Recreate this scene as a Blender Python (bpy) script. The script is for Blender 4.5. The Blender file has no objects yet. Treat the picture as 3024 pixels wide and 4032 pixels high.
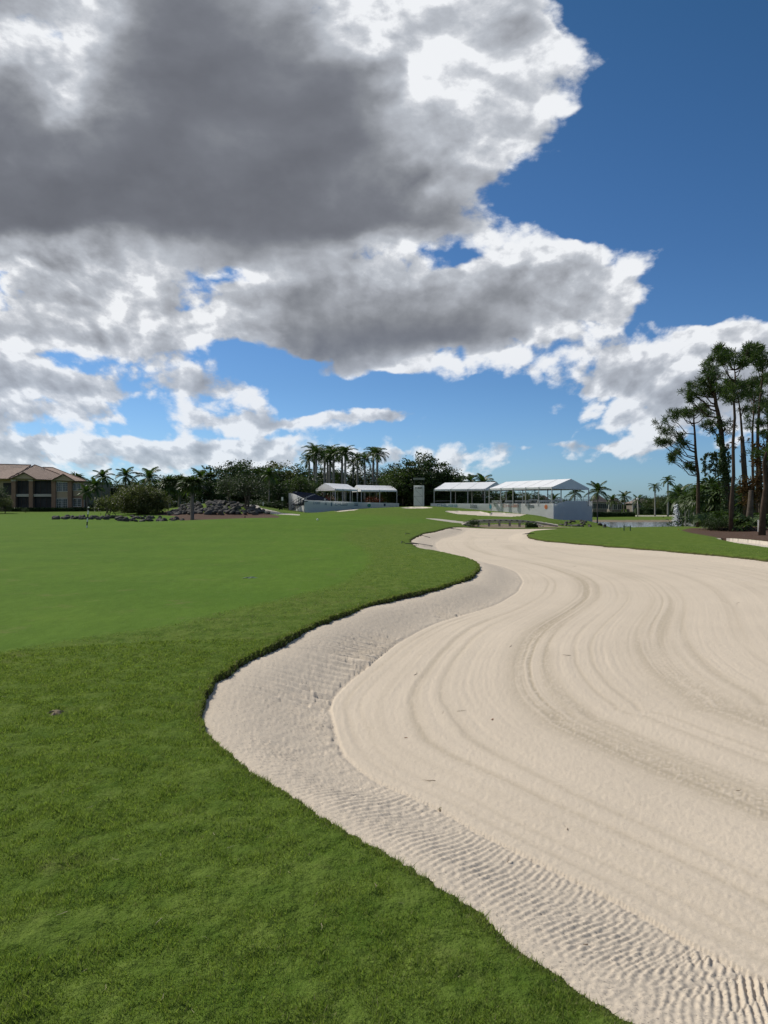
import bpy, bmesh, math, random
import numpy as np
from mathutils import Vector, Matrix, Euler

# ------------------------------------------------------------------ camera
SC = bpy.context.scene
COL = SC.collection
EYE = 1.6
FPX, CXP, HOR = 2912.0, 1512.0, 1985.0        # focal length, centre column and horizon row of the photograph (px)
cam_d = bpy.data.cameras.new('camera')
cam = bpy.data.objects.new('camera', cam_d); COL.objects.link(cam)
cam.location = (0, 0, EYE); cam.rotation_euler = (math.radians(90), 0, 0)
cam_d.sensor_fit = 'VERTICAL'; cam_d.sensor_height = 36; cam_d.lens = 26
cam_d.shift_y = -(2016 - HOR) / 4032
cam_d.clip_start = 0.05; cam_d.clip_end = 9000
SC.camera = cam
def W(fx, fy, d):
    """point at distance d along the view that the photograph shows at column fx, row fy"""
    return Vector(((fx - CXP) / FPX * d, d, EYE - (fy - HOR) / FPX * d))

# ------------------------------------------------------------------ sun, sky, exposure
SUN_EL, SUN_AZ = math.radians(43), math.radians(-50)    # azimuth from +Y, positive towards +X
sun_d = bpy.data.lights.new('sun', 'SUN'); sun_d.energy = 4.2; sun_d.angle = math.radians(0.55); sun_d.color = (1, .95, .87)
sun = bpy.data.objects.new('sun', sun_d); COL.objects.link(sun)
SDIR = Vector((math.sin(SUN_AZ) * math.cos(SUN_EL), math.cos(SUN_AZ) * math.cos(SUN_EL), math.sin(SUN_EL)))
sun.rotation_euler = SDIR.to_track_quat('Z', 'Y').to_euler()
SC.view_settings.view_transform = 'Standard'; SC.view_settings.look = 'None'
SC.view_settings.exposure = 0.0; SC.view_settings.gamma = 1.0; SC.view_settings.use_curve_mapping = False
SC.cycles.max_bounces = 6; SC.cycles.transparent_max_bounces = 12

class NT:
    """small helper to write node trees"""
    def __init__(s, tree): s.t = tree; s.t.nodes.clear()
    def n(s, typ, **kw):
        x = s.t.nodes.new(typ)
        for k, v in kw.items(): setattr(x, k, v)
        return x
    def lk(s, a, b): s.t.links.new(a, b)
    def put(s, v, sock):
        if isinstance(v, bpy.types.NodeSocket): s.lk(v, sock)
        elif v is not None:
            try: sock.default_value = v
            except Exception: sock.default_value = tuple(v) + (1,)
    def m(s, op, a, b=None, c=None, clamp=False):
        x = s.n('ShaderNodeMath', operation=op); x.use_clamp = clamp
        s.put(a, x.inputs[0]); s.put(b, x.inputs[1]); s.put(c, x.inputs[2]); return x.outputs[0]
    def mr(s, v, a, b, c=0.0, d=1.0, smooth=False):
        x = s.n('ShaderNodeMapRange'); x.interpolation_type = 'SMOOTHSTEP' if smooth else 'LINEAR'
        for i, q in enumerate((v, a, b, c, d)): s.put(q, x.inputs[i])
        return x.outputs[0]
    def mix(s, f, a, b, blend='MIX'):
        x = s.n('ShaderNodeMix', data_type='RGBA', blend_type=blend)
        s.put(f, x.inputs[0]); s.put(a, x.inputs[6]); s.put(b, x.inputs[7]); return x.outputs[2]
    def noise(s, vec, scale, detail=4, rough=.5, dist=0., col=False, dim='3D'):
        x = s.n('ShaderNodeTexNoise', noise_dimensions=dim)
        if vec is not None: s.lk(vec, x.inputs['Vector'])
        x.inputs['Scale'].default_value = scale; x.inputs['Detail'].default_value = detail
        x.inputs['Roughness'].default_value = rough; x.inputs['Distortion'].default_value = dist
        return x.outputs['Color' if col else 'Fac']
    def xyz(s, a=None, b=None, c=None):
        x = s.n('ShaderNodeCombineXYZ'); s.put(a, x.inputs[0]); s.put(b, x.inputs[1]); s.put(c, x.inputs[2]); return x.outputs[0]
    def sep(s, v):
        x = s.n('ShaderNodeSeparateXYZ'); s.lk(v, x.inputs[0]); return x.outputs
    def vm(s, op, a, b=None, sc=None):
        x = s.n('ShaderNodeVectorMath', operation=op); s.put(a, x.inputs[0]); s.put(b, x.inputs[1])
        if sc is not None: s.put(sc, x.inputs['Scale'])
        return x.outputs[0]

world = bpy.data.worlds.new('World'); SC.world = world; world.use_nodes = True
N = NT(world.node_tree)
# clouds: how much of the sky they cover and how bright they are, in rows of elevation (top first), columns of azimuth
#      x: 0 .. 1659 in 20 steps            (first string cover 0-9, second brightness 0-9)
CL = [
 (0, '999999978899998200000', '899632346897888900000'),
 (60, '889999999799899200000', '899522234898889900000'),
 (120, '999999999899888400000', '778421123699988800000'),
 (180, '999999999998778300000', '468311122368988800000'),
 (240, '999999999988886100000', '349421111257888800000'),
 (300, '999999999987874000000', '223211221257888800000'),
 (360, '999999999998761000000', '222112211246788000000'),
 (420, '999999999999850000000', '111111112235670000000'),
 (480, '999999999999866100000', '111111111123489900000'),
 (540, '999983887766489776200', '677765444688898889900'),
 (600, '399983388999999998100', '888988886778857788900'),
 (660, '699975899999999998200', '889888853444545668800'),
 (720, '999888899999988867998', '887888853222236888988'),
 (780, '864773113798765799999', '888888875447888888877'),
 (840, '989778851000005999999', '876777888888889876556'),
 (872, '776556764100003778888', '888888888888888887776'),
 (905, '787437888885002588888', '888888768888888987777'),
 (932, '665335655543002456655', '888888888888888888888'),
 (955, '998678995345668887444', '888888888888888888888'),
 (985, '887788887667767754333', '888888888888888888888'),
 (1020, '666554565556632222211', '888888888888888888888'),
 (1070, '000000000000000000000', '888888888888888888888'),
]
tc = N.n('ShaderNodeTexCoord'); d = N.sep(tc.outputs['Generated'])
ay = N.m('MAXIMUM', N.m('ABSOLUTE', d[1]), .25)
u = N.m('DIVIDE', d[0], ay); v = N.m('MAXIMUM', N.m('DIVIDE', d[2], ay), 0.0)
# noise space: features shrink towards the horizon
vv = N.m('ADD', v, .62)
pu = N.m('DIVIDE', u, vv); pv = N.m('MULTIPLY', N.m('LOGARITHM', vv, math.e), 1.3)
P = N.xyz(pu, pv, N.m('MULTIPLY', N.m('SIGN', d[1]), 3.7))
warp = N.vm('SUBTRACT', N.noise(P, 5.0, 5, .55, col=True), (.5, .5, .5))
wx, wy, _ = N.sep(warp)
k = N.m('MULTIPLY', N.m('ADD', v, .25), .24)
uu = N.m('ADD', u, N.m('MULTIPLY', wx, k)); vw = N.m('ADD', v, N.m('MULTIPLY', wy, N.m('MULTIPLY', k, .7)))
ufac = N.mr(uu, -829.5 / 1597.6, 829.5 / 1597.6)
def ramp(cov, bri):
    r = N.n('ShaderNodeValToRGB'); cr = r.color_ramp; cr.interpolation = 'B_SPLINE'
    n = min(len(cov), len(bri)); last = None; stops = []
    for i in range(n):
        stops.append((i / 20, int(cov[i]) / 9, int(bri[i]) / 9 if bri[i] != '0' else .85))
    cr.elements[0].position = 0; cr.elements[1].position = 1
    for p_, c_, b_ in stops[1:-1]:
        cr.elements.new(p_)
    for e, (p_, c_, b_) in zip(sorted(cr.elements, key=lambda e: e.position), stops):
        e.color = (c_, b_, 0, 1)
    N.lk(ufac, r.inputs[0]); return r.outputs[0]
rows = [((1089 - y) / 1597.6, ramp(a, b)) for y, a, b in CL]
cur = rows[-1][1]
for i in range(len(rows) - 2, -1, -1):
    cur = N.mix(N.mr(vw, rows[i + 1][0], rows[i][0], smooth=True), cur, rows[i][1])
cov, bri, _ = N.sep(cur)
# overhead and beyond the rows the cover opens up again
cov = N.m('MULTIPLY', cov, N.mr(v, .70, 1.0, 1.0, .55))
SH = .028
def field(vec):
    """lumpy cumulus field: fine turbulence over rounded cells"""
    f = N.noise(vec, 5.2, 10, .62, .10)
    vo = N.n('ShaderNodeTexVoronoi', feature='F1', voronoi_dimensions='2D'); vo.inputs['Scale'].default_value = 12.0
    vo.inputs['Detail'].default_value = 2.0; vo.inputs['Roughness'].default_value = .55
    N.lk(N.vm('ADD', vec, N.vm('SCALE', warp, sc=.12)), vo.inputs['Vector'])
    return N.m('ADD', N.m('MULTIPLY', N.m('SUBTRACT', f, .5), 2.1), N.m('MULTIPLY', N.m('SUBTRACT', .42, vo.outputs['Distance']), .42))
n1 = field(P)
n2 = field(N.vm('ADD', P, (-.55 * SH, 1.0 * SH, 0)))
dens = N.m('ADD', N.m('ADD', N.m('MULTIPLY', cov, 1.25), N.mr(cov, .88, 1.0, 0, .35)), n1)
alpha = N.mr(dens, .48, .78, smooth=True)
relief = N.m('SUBTRACT', n1, n2)
puff = N.noise(P, 5.0, 6, .55, .2)
lit = N.mr(bri, .15, .85, .12, 1.0)     # the deep shaded bases are soft
br = N.m('ADD', bri, N.m('MULTIPLY', N.m('SUBTRACT', puff, .5), .36))
br = N.m('ADD', br, N.m('MULTIPLY', N.m('MULTIPLY', relief, .85), lit))
br = N.m('ADD', br, N.m('MULTIPLY', N.mr(dens, .55, 1.3, .14, -.08), lit), clamp=True)
cr = N.n('ShaderNodeValToRGB'); N.lk(br, cr.inputs[0]); e = cr.color_ramp.elements
e[0].position = .0; e[0].color = (1.28, 1.36, 1.60, 1)
e[1].position = 1.0; e[1].color = (8.7, 8.9, 9.2, 1)
for p_, c_ in ((.22, (1.85, 1.97, 2.28, 1)), (.38, (2.5, 2.65, 2.95, 1)), (.58, (3.6, 3.8, 4.2, 1)), (.78, (4.8, 5.1, 5.6, 1)), (.9, (6.3, 6.55, 7.0, 1))):
    q = e.new(p_); q.color = c_
sky = N.n('ShaderNodeTexSky', sky_type='NISHITA'); sky.sun_disc = False
sky.sun_elevation = SUN_EL; sky.sun_rotation = SUN_AZ; sky.altitude = 0; sky.air_density = 1.0; sky.dust_density = .6; sky.ozone_density = 4.0
tint = N.n('ShaderNodeValToRGB'); N.lk(v, tint.inputs[0]); te = tint.color_ramp.elements      # deep, clear air
te[0].position = 0.0; te[0].color = (.60, .90, 1.28, 1)
te[1].position = .7; te[1].color = (.30, .56, .72, 1)
for p_, c_ in ((.06, (.56, .80, 1.12, 1)), (.16, (.46, .68, .92, 1)), (.35, (.38, .61, .82, 1))):
    q = te.new(p_); q.color = c_
blue = N.mix(1.0, sky.outputs[0], tint.outputs[0], 'MULTIPLY')
far = N.mr(v, .0, .25, .80, 1.0)       # distant clouds sink into the air
final = N.mix(N.m('MULTIPLY', alpha, far), blue, cr.outputs[0])
bg = N.n('ShaderNodeBackground'); N.lk(final, bg.inputs[0]); bg.inputs[1].default_value = .1
wo = N.n('ShaderNodeOutputWorld'); N.lk(bg.outputs[0], wo.inputs[0])
world.cycles.sampling_method = 'MANUAL'; world.cycles.sample_map_resolution = 512

# ------------------------------------------------------------------ numpy helpers
def _h(ix, iy, s):
    n = (ix * 374761393 + iy * 668265263 + s * 974634777) & 0x7fffffff
    n = ((n ^ (n >> 13)) * 1274126177) & 0x7fffffff
    return ((n ^ (n >> 16)) & 0xffffff) / float(0xffffff)
def vnoise(x, y, s=0):
    ix = np.floor(x).astype(np.int64); iy = np.floor(y).astype(np.int64)
    fx = x - ix; fy = y - iy; fx = fx * fx * (3 - 2 * fx); fy = fy * fy * (3 - 2 * fy)
    a = _h(ix, iy, s); b = _h(ix + 1, iy, s); c = _h(ix, iy + 1, s); e = _h(ix + 1, iy + 1, s)
    return (a + (b - a) * fx) * (1 - fy) + (c + (e - c) * fx) * fy - .5
def fbm(x, y, s=0, o=4, r=.5):
    t = 0; a = 1; f = 1
    for i in range(o):
        t = t + a * vnoise(x * f + 17.3 * i, y * f - 9.1 * i, s + i); a *= r; f *= 2.03
    return t
def sstep(a, b, x):
    t = np.clip((x - a) / (b - a), 0, 1); return t * t * (3 - 2 * t)
def inpoly(px, py, poly):
    r = np.zeros(px.shape, bool); n = len(poly)
    for i in range(n):
        x0, y0 = poly[i]; x1, y1 = poly[(i + 1) % n]
        if y0 == y1: continue
        c = ((y0 > py) != (y1 > py)) & (px < (x1 - x0) * (py - y0) / (y1 - y0) + x0)
        r ^= c
    return r
def catmull(pts, k):
    out = []; n = len(pts)
    for i in range(n):
        p0, p1, p2, p3 = (np.array(pts[(i + j) % n], float) for j in (-1, 0, 1, 2))
        for t in np.arange(k) / k:
            out.append(.5 * ((2 * p1) + (-p0 + p2) * t + (2 * p0 - 5 * p1 + 4 * p2 - p3) * t * t + (-p0 + 3 * p1 - 3 * p2 + p3) * t ** 3))
    return np.array(out)

def link(name, me, mat=None, parent=None):
    o = bpy.data.objects.new(name, me); COL.objects.link(o)
    if mat is not None: me.materials.append(mat)
    if parent is not None: o.parent = parent
    return o
def mesh_np(name, V, F, mat=None, parent=None, smooth=False, attrs=None):
    """numpy vertices (n,3) and faces (m,k) as one mesh object"""
    me = bpy.data.meshes.new(name); V = np.asarray(V, np.float32); F = np.asarray(F, np.int32)
    k = F.shape[1]
    me.vertices.add(len(V)); me.vertices.foreach_set('co', V.ravel())
    me.loops.add(F.size); me.loops.foreach_set('vertex_index', F.ravel())
    me.polygons.add(len(F)); me.polygons.foreach_set('loop_start', np.arange(0, F.size, k, dtype=np.int32))
    if smooth: me.polygons.foreach_set('use_smooth', np.ones(len(F), bool))
    me.update(calc_edges=True)
    for a, v in (attrs or {}).items():
        at = me.attributes.new(a, 'FLOAT', 'POINT'); at.data.foreach_set('value', np.asarray(v, np.float32))
    return link(name, me, mat, parent)
def tag(o, label=None, cat=None, group=None, kind=None):
    for k, v in (('label', label), ('category', cat), ('group', group), ('kind', kind)):
        if v: o[k] = v
    return o
def empty(name, loc=(0, 0, 0), rz=0.0, label=None, cat=None, group=None):
    o = bpy.data.objects.new(name, None); COL.objects.link(o); o.location = loc; o.rotation_euler.z = rz
    o.empty_display_size = .3
    return tag(o, label, cat, group)
def copy_tree(root, loc, rz=0.0, sc=(1, 1, 1), label=None, group=None, rx=0.0, ry=0.0):
    def cp(o, par):
        c = o.copy(); COL.objects.link(c)
        if par is not None: c.parent = par
        for ch in list(o.children): cp(ch, c)
        return c
    r = cp(root, None); r.location = loc; r.rotation_euler = (rx, ry, rz); r.scale = sc
    if label: r['label'] = label
    if group: r['group'] = group
    return r

# ------------------------------------------------------------------ materials
def newmat(name):
    m = bpy.data.materials.new(name); m.use_nodes = True
    n = NT(m.node_tree); return m, n
def finish(n, bsdf_out):
    o = n.n('ShaderNodeOutputMaterial'); n.lk(bsdf_out, o.inputs[0])
def pbsdf(n, col, rough=.8, spec=.5, metal=0.0, normal=None):
    b = n.n('ShaderNodeBsdfPrincipled'); n.put(col, b.inputs['Base Color']); n.put(rough, b.inputs['Roughness'])
    b.inputs['Specular IOR Level'].default_value = spec; b.inputs['Metallic'].default_value = metal
    if normal is not None: n.lk(normal, b.inputs['Normal'])
    return b
def simple(name, col, rough=.7, var=.12, scale=3.0, bump=0.0, bscale=30., spec=.4, metal=0.0):
    """one colour with uneven wear and a fine bump"""
    m, n = newmat(name); t = n.n('ShaderNodeTexCoord').outputs['Object']
    f = n.noise(t, scale, 5, .6)
    c = n.mix(n.mr(f, .3, .7), [x * (1 - var) for x in col], [min(1, x * (1 + var)) for x in col])
    nm = None
    if bump:
        b = n.n('ShaderNodeBump'); b.inputs['Strength'].default_value = bump; b.inputs['Distance'].default_value = .02
        n.lk(n.noise(t, bscale, 5, .6), b.inputs['Height']); nm = b.outputs[0]
    finish(n, pbsdf(n, c, rough, spec, metal, nm).outputs[0]); return m
def leafmat(name, c1, c2, trans=.35, rough=.55, spec=.3):
    """leaves: a shade per leaf, some light through"""
    m, n = newmat(name); r = n.n('ShaderNodeNewGeometry').outputs['Random Per Island']
    c = n.mix(r, c1, c2)
    b = pbsdf(n, c, rough, spec); t = n.n('ShaderNodeBsdfTranslucent')
    n.lk(n.mix(1.0, c, (1.25, 1.5, .6, 1), 'MULTIPLY'), t.inputs[0])
    x = n.n('ShaderNodeMixShader'); x.inputs[0].default_value = trans
    n.lk(b.outputs[0], x.inputs[1]); n.lk(t.outputs[0], x.inputs[2]); finish(n, x.outputs[0]); return m

def mat_grass():
    m, n = newmat('turf'); g = n.n('ShaderNodeNewGeometry').outputs['Position']
    at = n.n('ShaderNodeAttribute', attribute_name='cut').outputs['Fac']
    soil = n.n('ShaderNodeAttribute', attribute_name='soil').outputs['Fac']
    a = n.noise(g, .35, 4, .6); b = n.noise(g, 3.0, 5, .65); c = n.noise(g, 28, 4, .7); e = n.noise(g, .06, 3, .5)
    rough = n.mix(n.mr(b, .35, .68), (.078, .128, .020, 1), (.148, .198, .042, 1))
    rough = n.mix(n.mr(a, .55, .72, 0, .35), rough, (.140, .175, .022, 1))
    rough = n.mix(n.mr(c, .45, .75, 0, .55), rough, (.055, .100, .008, 1))
    sx = n.sep(g); stripe = n.m('SINE', n.m('ADD', n.m('MULTIPLY', sx[1], .9), n.m('MULTIPLY', sx[0], .35)))
    cut = n.mix(n.mr(a, .3, .7), (.084, .160, .022, 1), (.116, .198, .028, 1))
    cut = n.mix(n.mr(stripe, -1, 1, 0, .22), cut, (.132, .205, .034, 1))
    cut = n.mix(n.mr(e, .4, .65, 0, .4), cut, (.106, .182, .020, 1))
    cut = n.mix(n.mr(n.noise(n.vm('MULTIPLY', g, (1, .4, 1)), 1.3, 5, .7), .35, .68, 0, .35), cut, (.058, .112, .014, 1))
    cut = n.mix(n.mr(n.noise(g, 40, 3, .7), .4, .7, 0, .35), cut, (.055, .100, .014, 1))
    col = n.mix(at, rough, cut)
    thin = n.noise(g, 1.1, 5, .7)
    grain = n.noise(n.vm('MULTIPLY', g, (1, .35, 1)), 7, 5, .75)
    col = n.mix(n.mr(grain, .35, .7, 0, .42), col, (.045, .090, .008, 1))
    col = n.mix(n.mr(thin, .58, .75, 0, .55), col, (.17, .155, .065, 1))      # thin, yellowed turf
    col = n.mix(soil, col, n.mix(n.mr(c, .3, .7), (.030, .022, .013, 1), (.085, .070, .035, 1)))
    h = n.m('ADD', n.m('MULTIPLY', n.noise(g, 60, 3, .7), .6), n.m('MULTIPLY', n.noise(g, 9, 4, .6), 1.0))
    h = n.m('ADD', h, n.m('MULTIPLY', n.noise(n.vm('MULTIPLY', g, (1, .6, 1)), 3.5, 5, .7), .4))
    bp = n.n('ShaderNodeBump'); n.put(n.mr(at, 0, 1, .7, .45), bp.inputs['Strength']); bp.inputs['Distance'].default_value = .035
    n.lk(h, bp.inputs['Height'])
    p = pbsdf(n, col, .9, .03, 0, bp.outputs[0])
    finish(n, p.outputs[0]); return m
def mat_sand(name='sand', tint=(.615, .525, .412)):
    m, n = newmat(name); g = n.n('ShaderNodeNewGeometry').outputs['Position']
    tr = n.n('ShaderNodeAttribute', attribute_name='track').outputs['Fac']
    bk = n.n('ShaderNodeAttribute', attribute_name='bank').outputs['Fac']
    f = n.noise(g, 220, 3, .7); a = n.noise(g, .5, 5, .6); b = n.noise(g, 14, 5, .7)
    t = Vector(tint)
    c = n.mix(n.mr(a, .3, .7), tuple(t * .95), tuple(t * 1.04))
    c = n.mix(n.mr(f, .25, .75), n.mix(1, c, (.78, .77, .76, 1), 'MULTIPLY'), n.mix(1, c, (1.1, 1.1, 1.1, 1), 'MULTIPLY'))
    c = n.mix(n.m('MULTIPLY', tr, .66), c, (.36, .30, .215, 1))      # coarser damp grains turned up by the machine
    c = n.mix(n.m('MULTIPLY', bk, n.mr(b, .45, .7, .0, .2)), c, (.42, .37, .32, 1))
    sp = n.noise(g, 75, 2, .6); c = n.mix(n.m('MULTIPLY', n.mr(sp, .60, .70, 0, .8), n.mr(bk, 0, 1, .25, 1)), c, (.22, .19, .16, 1))      # random dark speckles, stronger on the bank
    h = n.m('ADD', n.m('MULTIPLY', f, .25), n.m('MULTIPLY', b, .9))
    bp = n.n('ShaderNodeBump'); bp.inputs['Strength'].default_value = .55; bp.inputs['Distance'].default_value = .010
    n.lk(h, bp.inputs['Height'])
    finish(n, pbsdf(n, c, .95, .1, 0, bp.outputs[0]).outputs[0]); return m
M = {}
M['turf'] = mat_grass()
M['sand'] = mat_sand(); M['sand_far'] = mat_sand('pale_sand', (.58, .51, .42))
M['mulch'] = simple('mulch', (.085, .052, .036), .95, .45, 9, .8, 25, .1)
M['concrete'] = simple('concrete', (.42, .38, .32), .85, .12, 2, .3, 40, .2)
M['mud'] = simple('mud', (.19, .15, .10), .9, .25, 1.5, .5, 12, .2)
M['rock'] = simple('rock', (.085, .080, .072), .9, .55, 1.1, .9, 6, .2)
M['blade'] = leafmat('grass_blade', (.052, .092, .014, 1), (.290, .330, .100, 1), .40, .6, .12)
M['bladedry'] = leafmat('dry_blade', (.24, .20, .10, 1), (.34, .30, .18, 1), .2, .6, .2)

# ------------------------------------------------------------------ the lie of the land
_ctl = [(-3, 2, 0), (3, 2, 0), (-8, 8, 0), (8, 8, -.05), (0, 5, 0), (-14, 20, .02), (0, 20, 0), (15, 20, -.12), (-6, 12, .0), (-25, 40, .0),
        (-10, 40, -.02), (0, 40, .0), (2, 31, .02), (3, 20, .0), (12, 28, -.15), (12, 40, -.2), (25, 40, -.15), (30, 60, -.2), (20, 20, -.1),
        (-15, 77, -1.3), (-21, 79, -1.1), (-6, 76, -1.2), (-11, 76.5, -1.3), (-26, 86, -.2), (-60, 60, 0.0), (-80, 130, .2), (60, 60, -.3), (45, 45, -.2),
        (33, 98, -2.4), (28, 110, -2.6), (42, 105, -2.6), (48, 118, -2.4), (36, 120, -2.3), (56, 108, -2.0), (25, 103, -2.2), (70, 110, -1.0),
        (30, 180, -.9), (60, 180, -.9), (90, 170, -.8), (0, 175, .6), (-40, 175, .3), (-80, 190, .2), (20, 160, -.2), (-20, 150, .5)]
_pix = [(0, 2043, 86), (170, 2043, 86), (500, 2062, 67), (740, 2066, 66), (1000, 2062, 67), (350, 2052, 72), (1180, 2056, 68),
        (150, 2016, 128), (0, 2015, 130), (350, 2018, 120), (350, 2037, 93), (560, 2037, 92), (700, 2037, 93), (900, 2043, 86), (1000, 2050, 82),
        (860, 1980, 108), (800, 1990, 106), (960, 1986, 107), (1010, 2000, 106), (690, 2022, 103), (640, 2028, 100), (860, 2030, 98), (960, 2032, 98), (1050, 2028, 98),
        (1200, 2045, 77), (1350, 2006, 106), (1500, 2003, 110), (1600, 2000, 114), (1700, 1999, 116), (1620, 1994, 130), (1720, 1994, 130), (1300, 2045, 76), (1500, 2040, 74),
        (1250, 2026, 98), (1250, 2025, 117), (1190, 2016, 118), (1340, 2010, 118), (1450, 2004, 122), (1100, 2028, 96), (1020, 2000, 125),
        (1750, 2007, 110), (1890, 2010, 110), (2000, 2016, 108), (2070, 2027, 107), (2180, 2038, 104), (2270, 2046, 101), (2330, 2053, 99), (1750, 2038, 88), (1900, 2040, 92), (2030, 2040, 94),
        (2180, 2052, 90), (1800, 2061, 71), (1900, 2062, 76), (2050, 2064, 80), (2190, 2064, 82), (1900, 2078, 62), (2150, 2077, 63), (1980, 2086, 70), (2080, 2088, 72), (1880, 2082, 71), (2300, 2074, 72), (2240, 2082, 86), (2330, 2080, 90),
        (2420, 2078, 83), (2600, 2077, 84), (2720, 2074, 82), (2500, 2085, 70), (2400, 2054, 129), (2650, 2052, 131), (2400, 2036, 146), (2650, 2033, 149), (2560, 2053, 130),
        (2700, 2094, 50), (3000, 2125, 38), (2850, 2096, 52), (2950, 2088, 58), (2850, 2078, 75), (3050, 2150, 31)]
_P = [tuple(c) for c in _ctl] + [tuple(W(*p)) for p in _pix]
_P = np.array(_P, float)
def _tc(x, y):
    r = np.hypot(x, y) + 1e-6; th = np.arctan2(x, np.maximum(y, .2 * np.abs(x) + 1e-3))
    return np.stack([th * 7.0, np.log(np.clip(r, 1.2, 230)) * 3.6], -1)
_C = _tc(_P[:, 0], _P[:, 1])
def _phi(r2): return .5 * r2 * np.log(r2 + 1e-9)
_D2 = ((_C[:, None] - _C[None]) ** 2).sum(-1); _n = len(_C)
_A = np.zeros((_n + 3, _n + 3)); _A[:_n, :_n] = _phi(_D2) + np.eye(_n) * .012
_Q = np.hstack([np.ones((_n, 1)), _C]); _A[:_n, _n:] = _Q; _A[_n:, :_n] = _Q.T
_S = np.linalg.solve(_A, np.concatenate([_P[:, 2], np.zeros(3)]))
def land(x, y):
    """height of the turf before bunkers are dug"""
    x = np.asarray(x, float); y = np.asarray(y, float); sh = x.shape; x = x.ravel(); y = y.ravel()
    out = np.empty(len(x))
    for i in range(0, len(x), 60000):
        q = _tc(x[i:i + 60000], y[i:i + 60000])
        d2 = (q[:, :1] - _C[:, 0]) ** 2 + (q[:, 1:] - _C[:, 1]) ** 2
        out[i:i + 60000] = _phi(d2) @ _S[:_n] + _S[_n] + q @ _S[_n + 1:]
    r = np.hypot(x, y)
    w = sstep(170, 260, r); out = out * (1 - w) + (-.6) * w
    wb = sstep(.35, .9, np.abs(np.arctan2(x, y)) / math.pi * 1.2) ; out = out * (1 - wb) + 0.0 * wb
    return out.reshape(sh)
def gz(x, y): return float(land(np.array([x]), np.array([y]))[0])

# main bunker outline: photo points in a 1659-wide view, with the height of the turf edge
def V0(px, py, z=0.0):
    d_ = (EYE - z) * 1597.6 / (py - 1089.0); return ((px - 829.5) / 1597.6 * d_, d_)
_edge = [(1430, 2212), (1230, 2095), (1120, 2020), (1000, 1925), (880, 1848), (780, 1792), (700, 1748), (640, 1705), (560, 1660), (510, 1625), (470, 1590), (445, 1562), (434, 1530),
         (440, 1500), (458, 1465), (480, 1445), (520, 1420), (600, 1380), (700, 1332), (800, 1297), (870, 1280), (940, 1265), (1000, 1247), (1030, 1230), (1035, 1218), (1020, 1205),
         (990, 1197), (940, 1187), (905, 1181), (888, 1170), (890, 1160), (915, 1150), (945, 1145)]
_far = [(1000, 1142.5, -.36), (1080, 1143, -.36), (1160, 1143, -.36), (1225, 1143.5, -.36), (1190, 1146.5, -.3), (1155, 1149.5, -.25), (1141, 1155, -.22), (1145, 1162, -.2),
        (1180, 1167.5, -.18), (1250, 1173, -.18), (1400, 1183, -.16), (1550, 1195, -.14), (1659, 1205, -.12), (1800, 1222, -.1), (2100, 1270, -.1)]
bunk = [(3.0, -.3), (1.9, 1.2)] + [V0(*p) for p in _edge] + [V0(*p) for p in _far] + [(14, 8), (12, 1.5), (6, -.3)]
BUNK = catmull(bunk, 5)
def edge_dist(x, y, poly=BUNK):
    """signed distance (inside positive) to the bunker edge and the place along it"""
    seg = np.roll(poly, -1, 0) - poly; L = np.hypot(*seg.T); S = np.concatenate([[0], np.cumsum(L)])
    best = np.full(x.shape, 1e9); bs = np.zeros(x.shape)
    for i in range(len(poly)):
        dx = x - poly[i, 0]; dy = y - poly[i, 1]
        t = np.clip((dx * seg[i, 0] + dy * seg[i, 1]) / max(L[i] ** 2, 1e-9), 0, 1)
        q = (dx - t * seg[i, 0]) ** 2 + (dy - t * seg[i, 1]) ** 2
        k = q < best; best = np.where(k, q, best); bs = np.where(k, S[i] + t * L[i], bs)
    return np.sqrt(best) * np.where(inpoly(x, y, poly), 1, -1), bs

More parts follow.
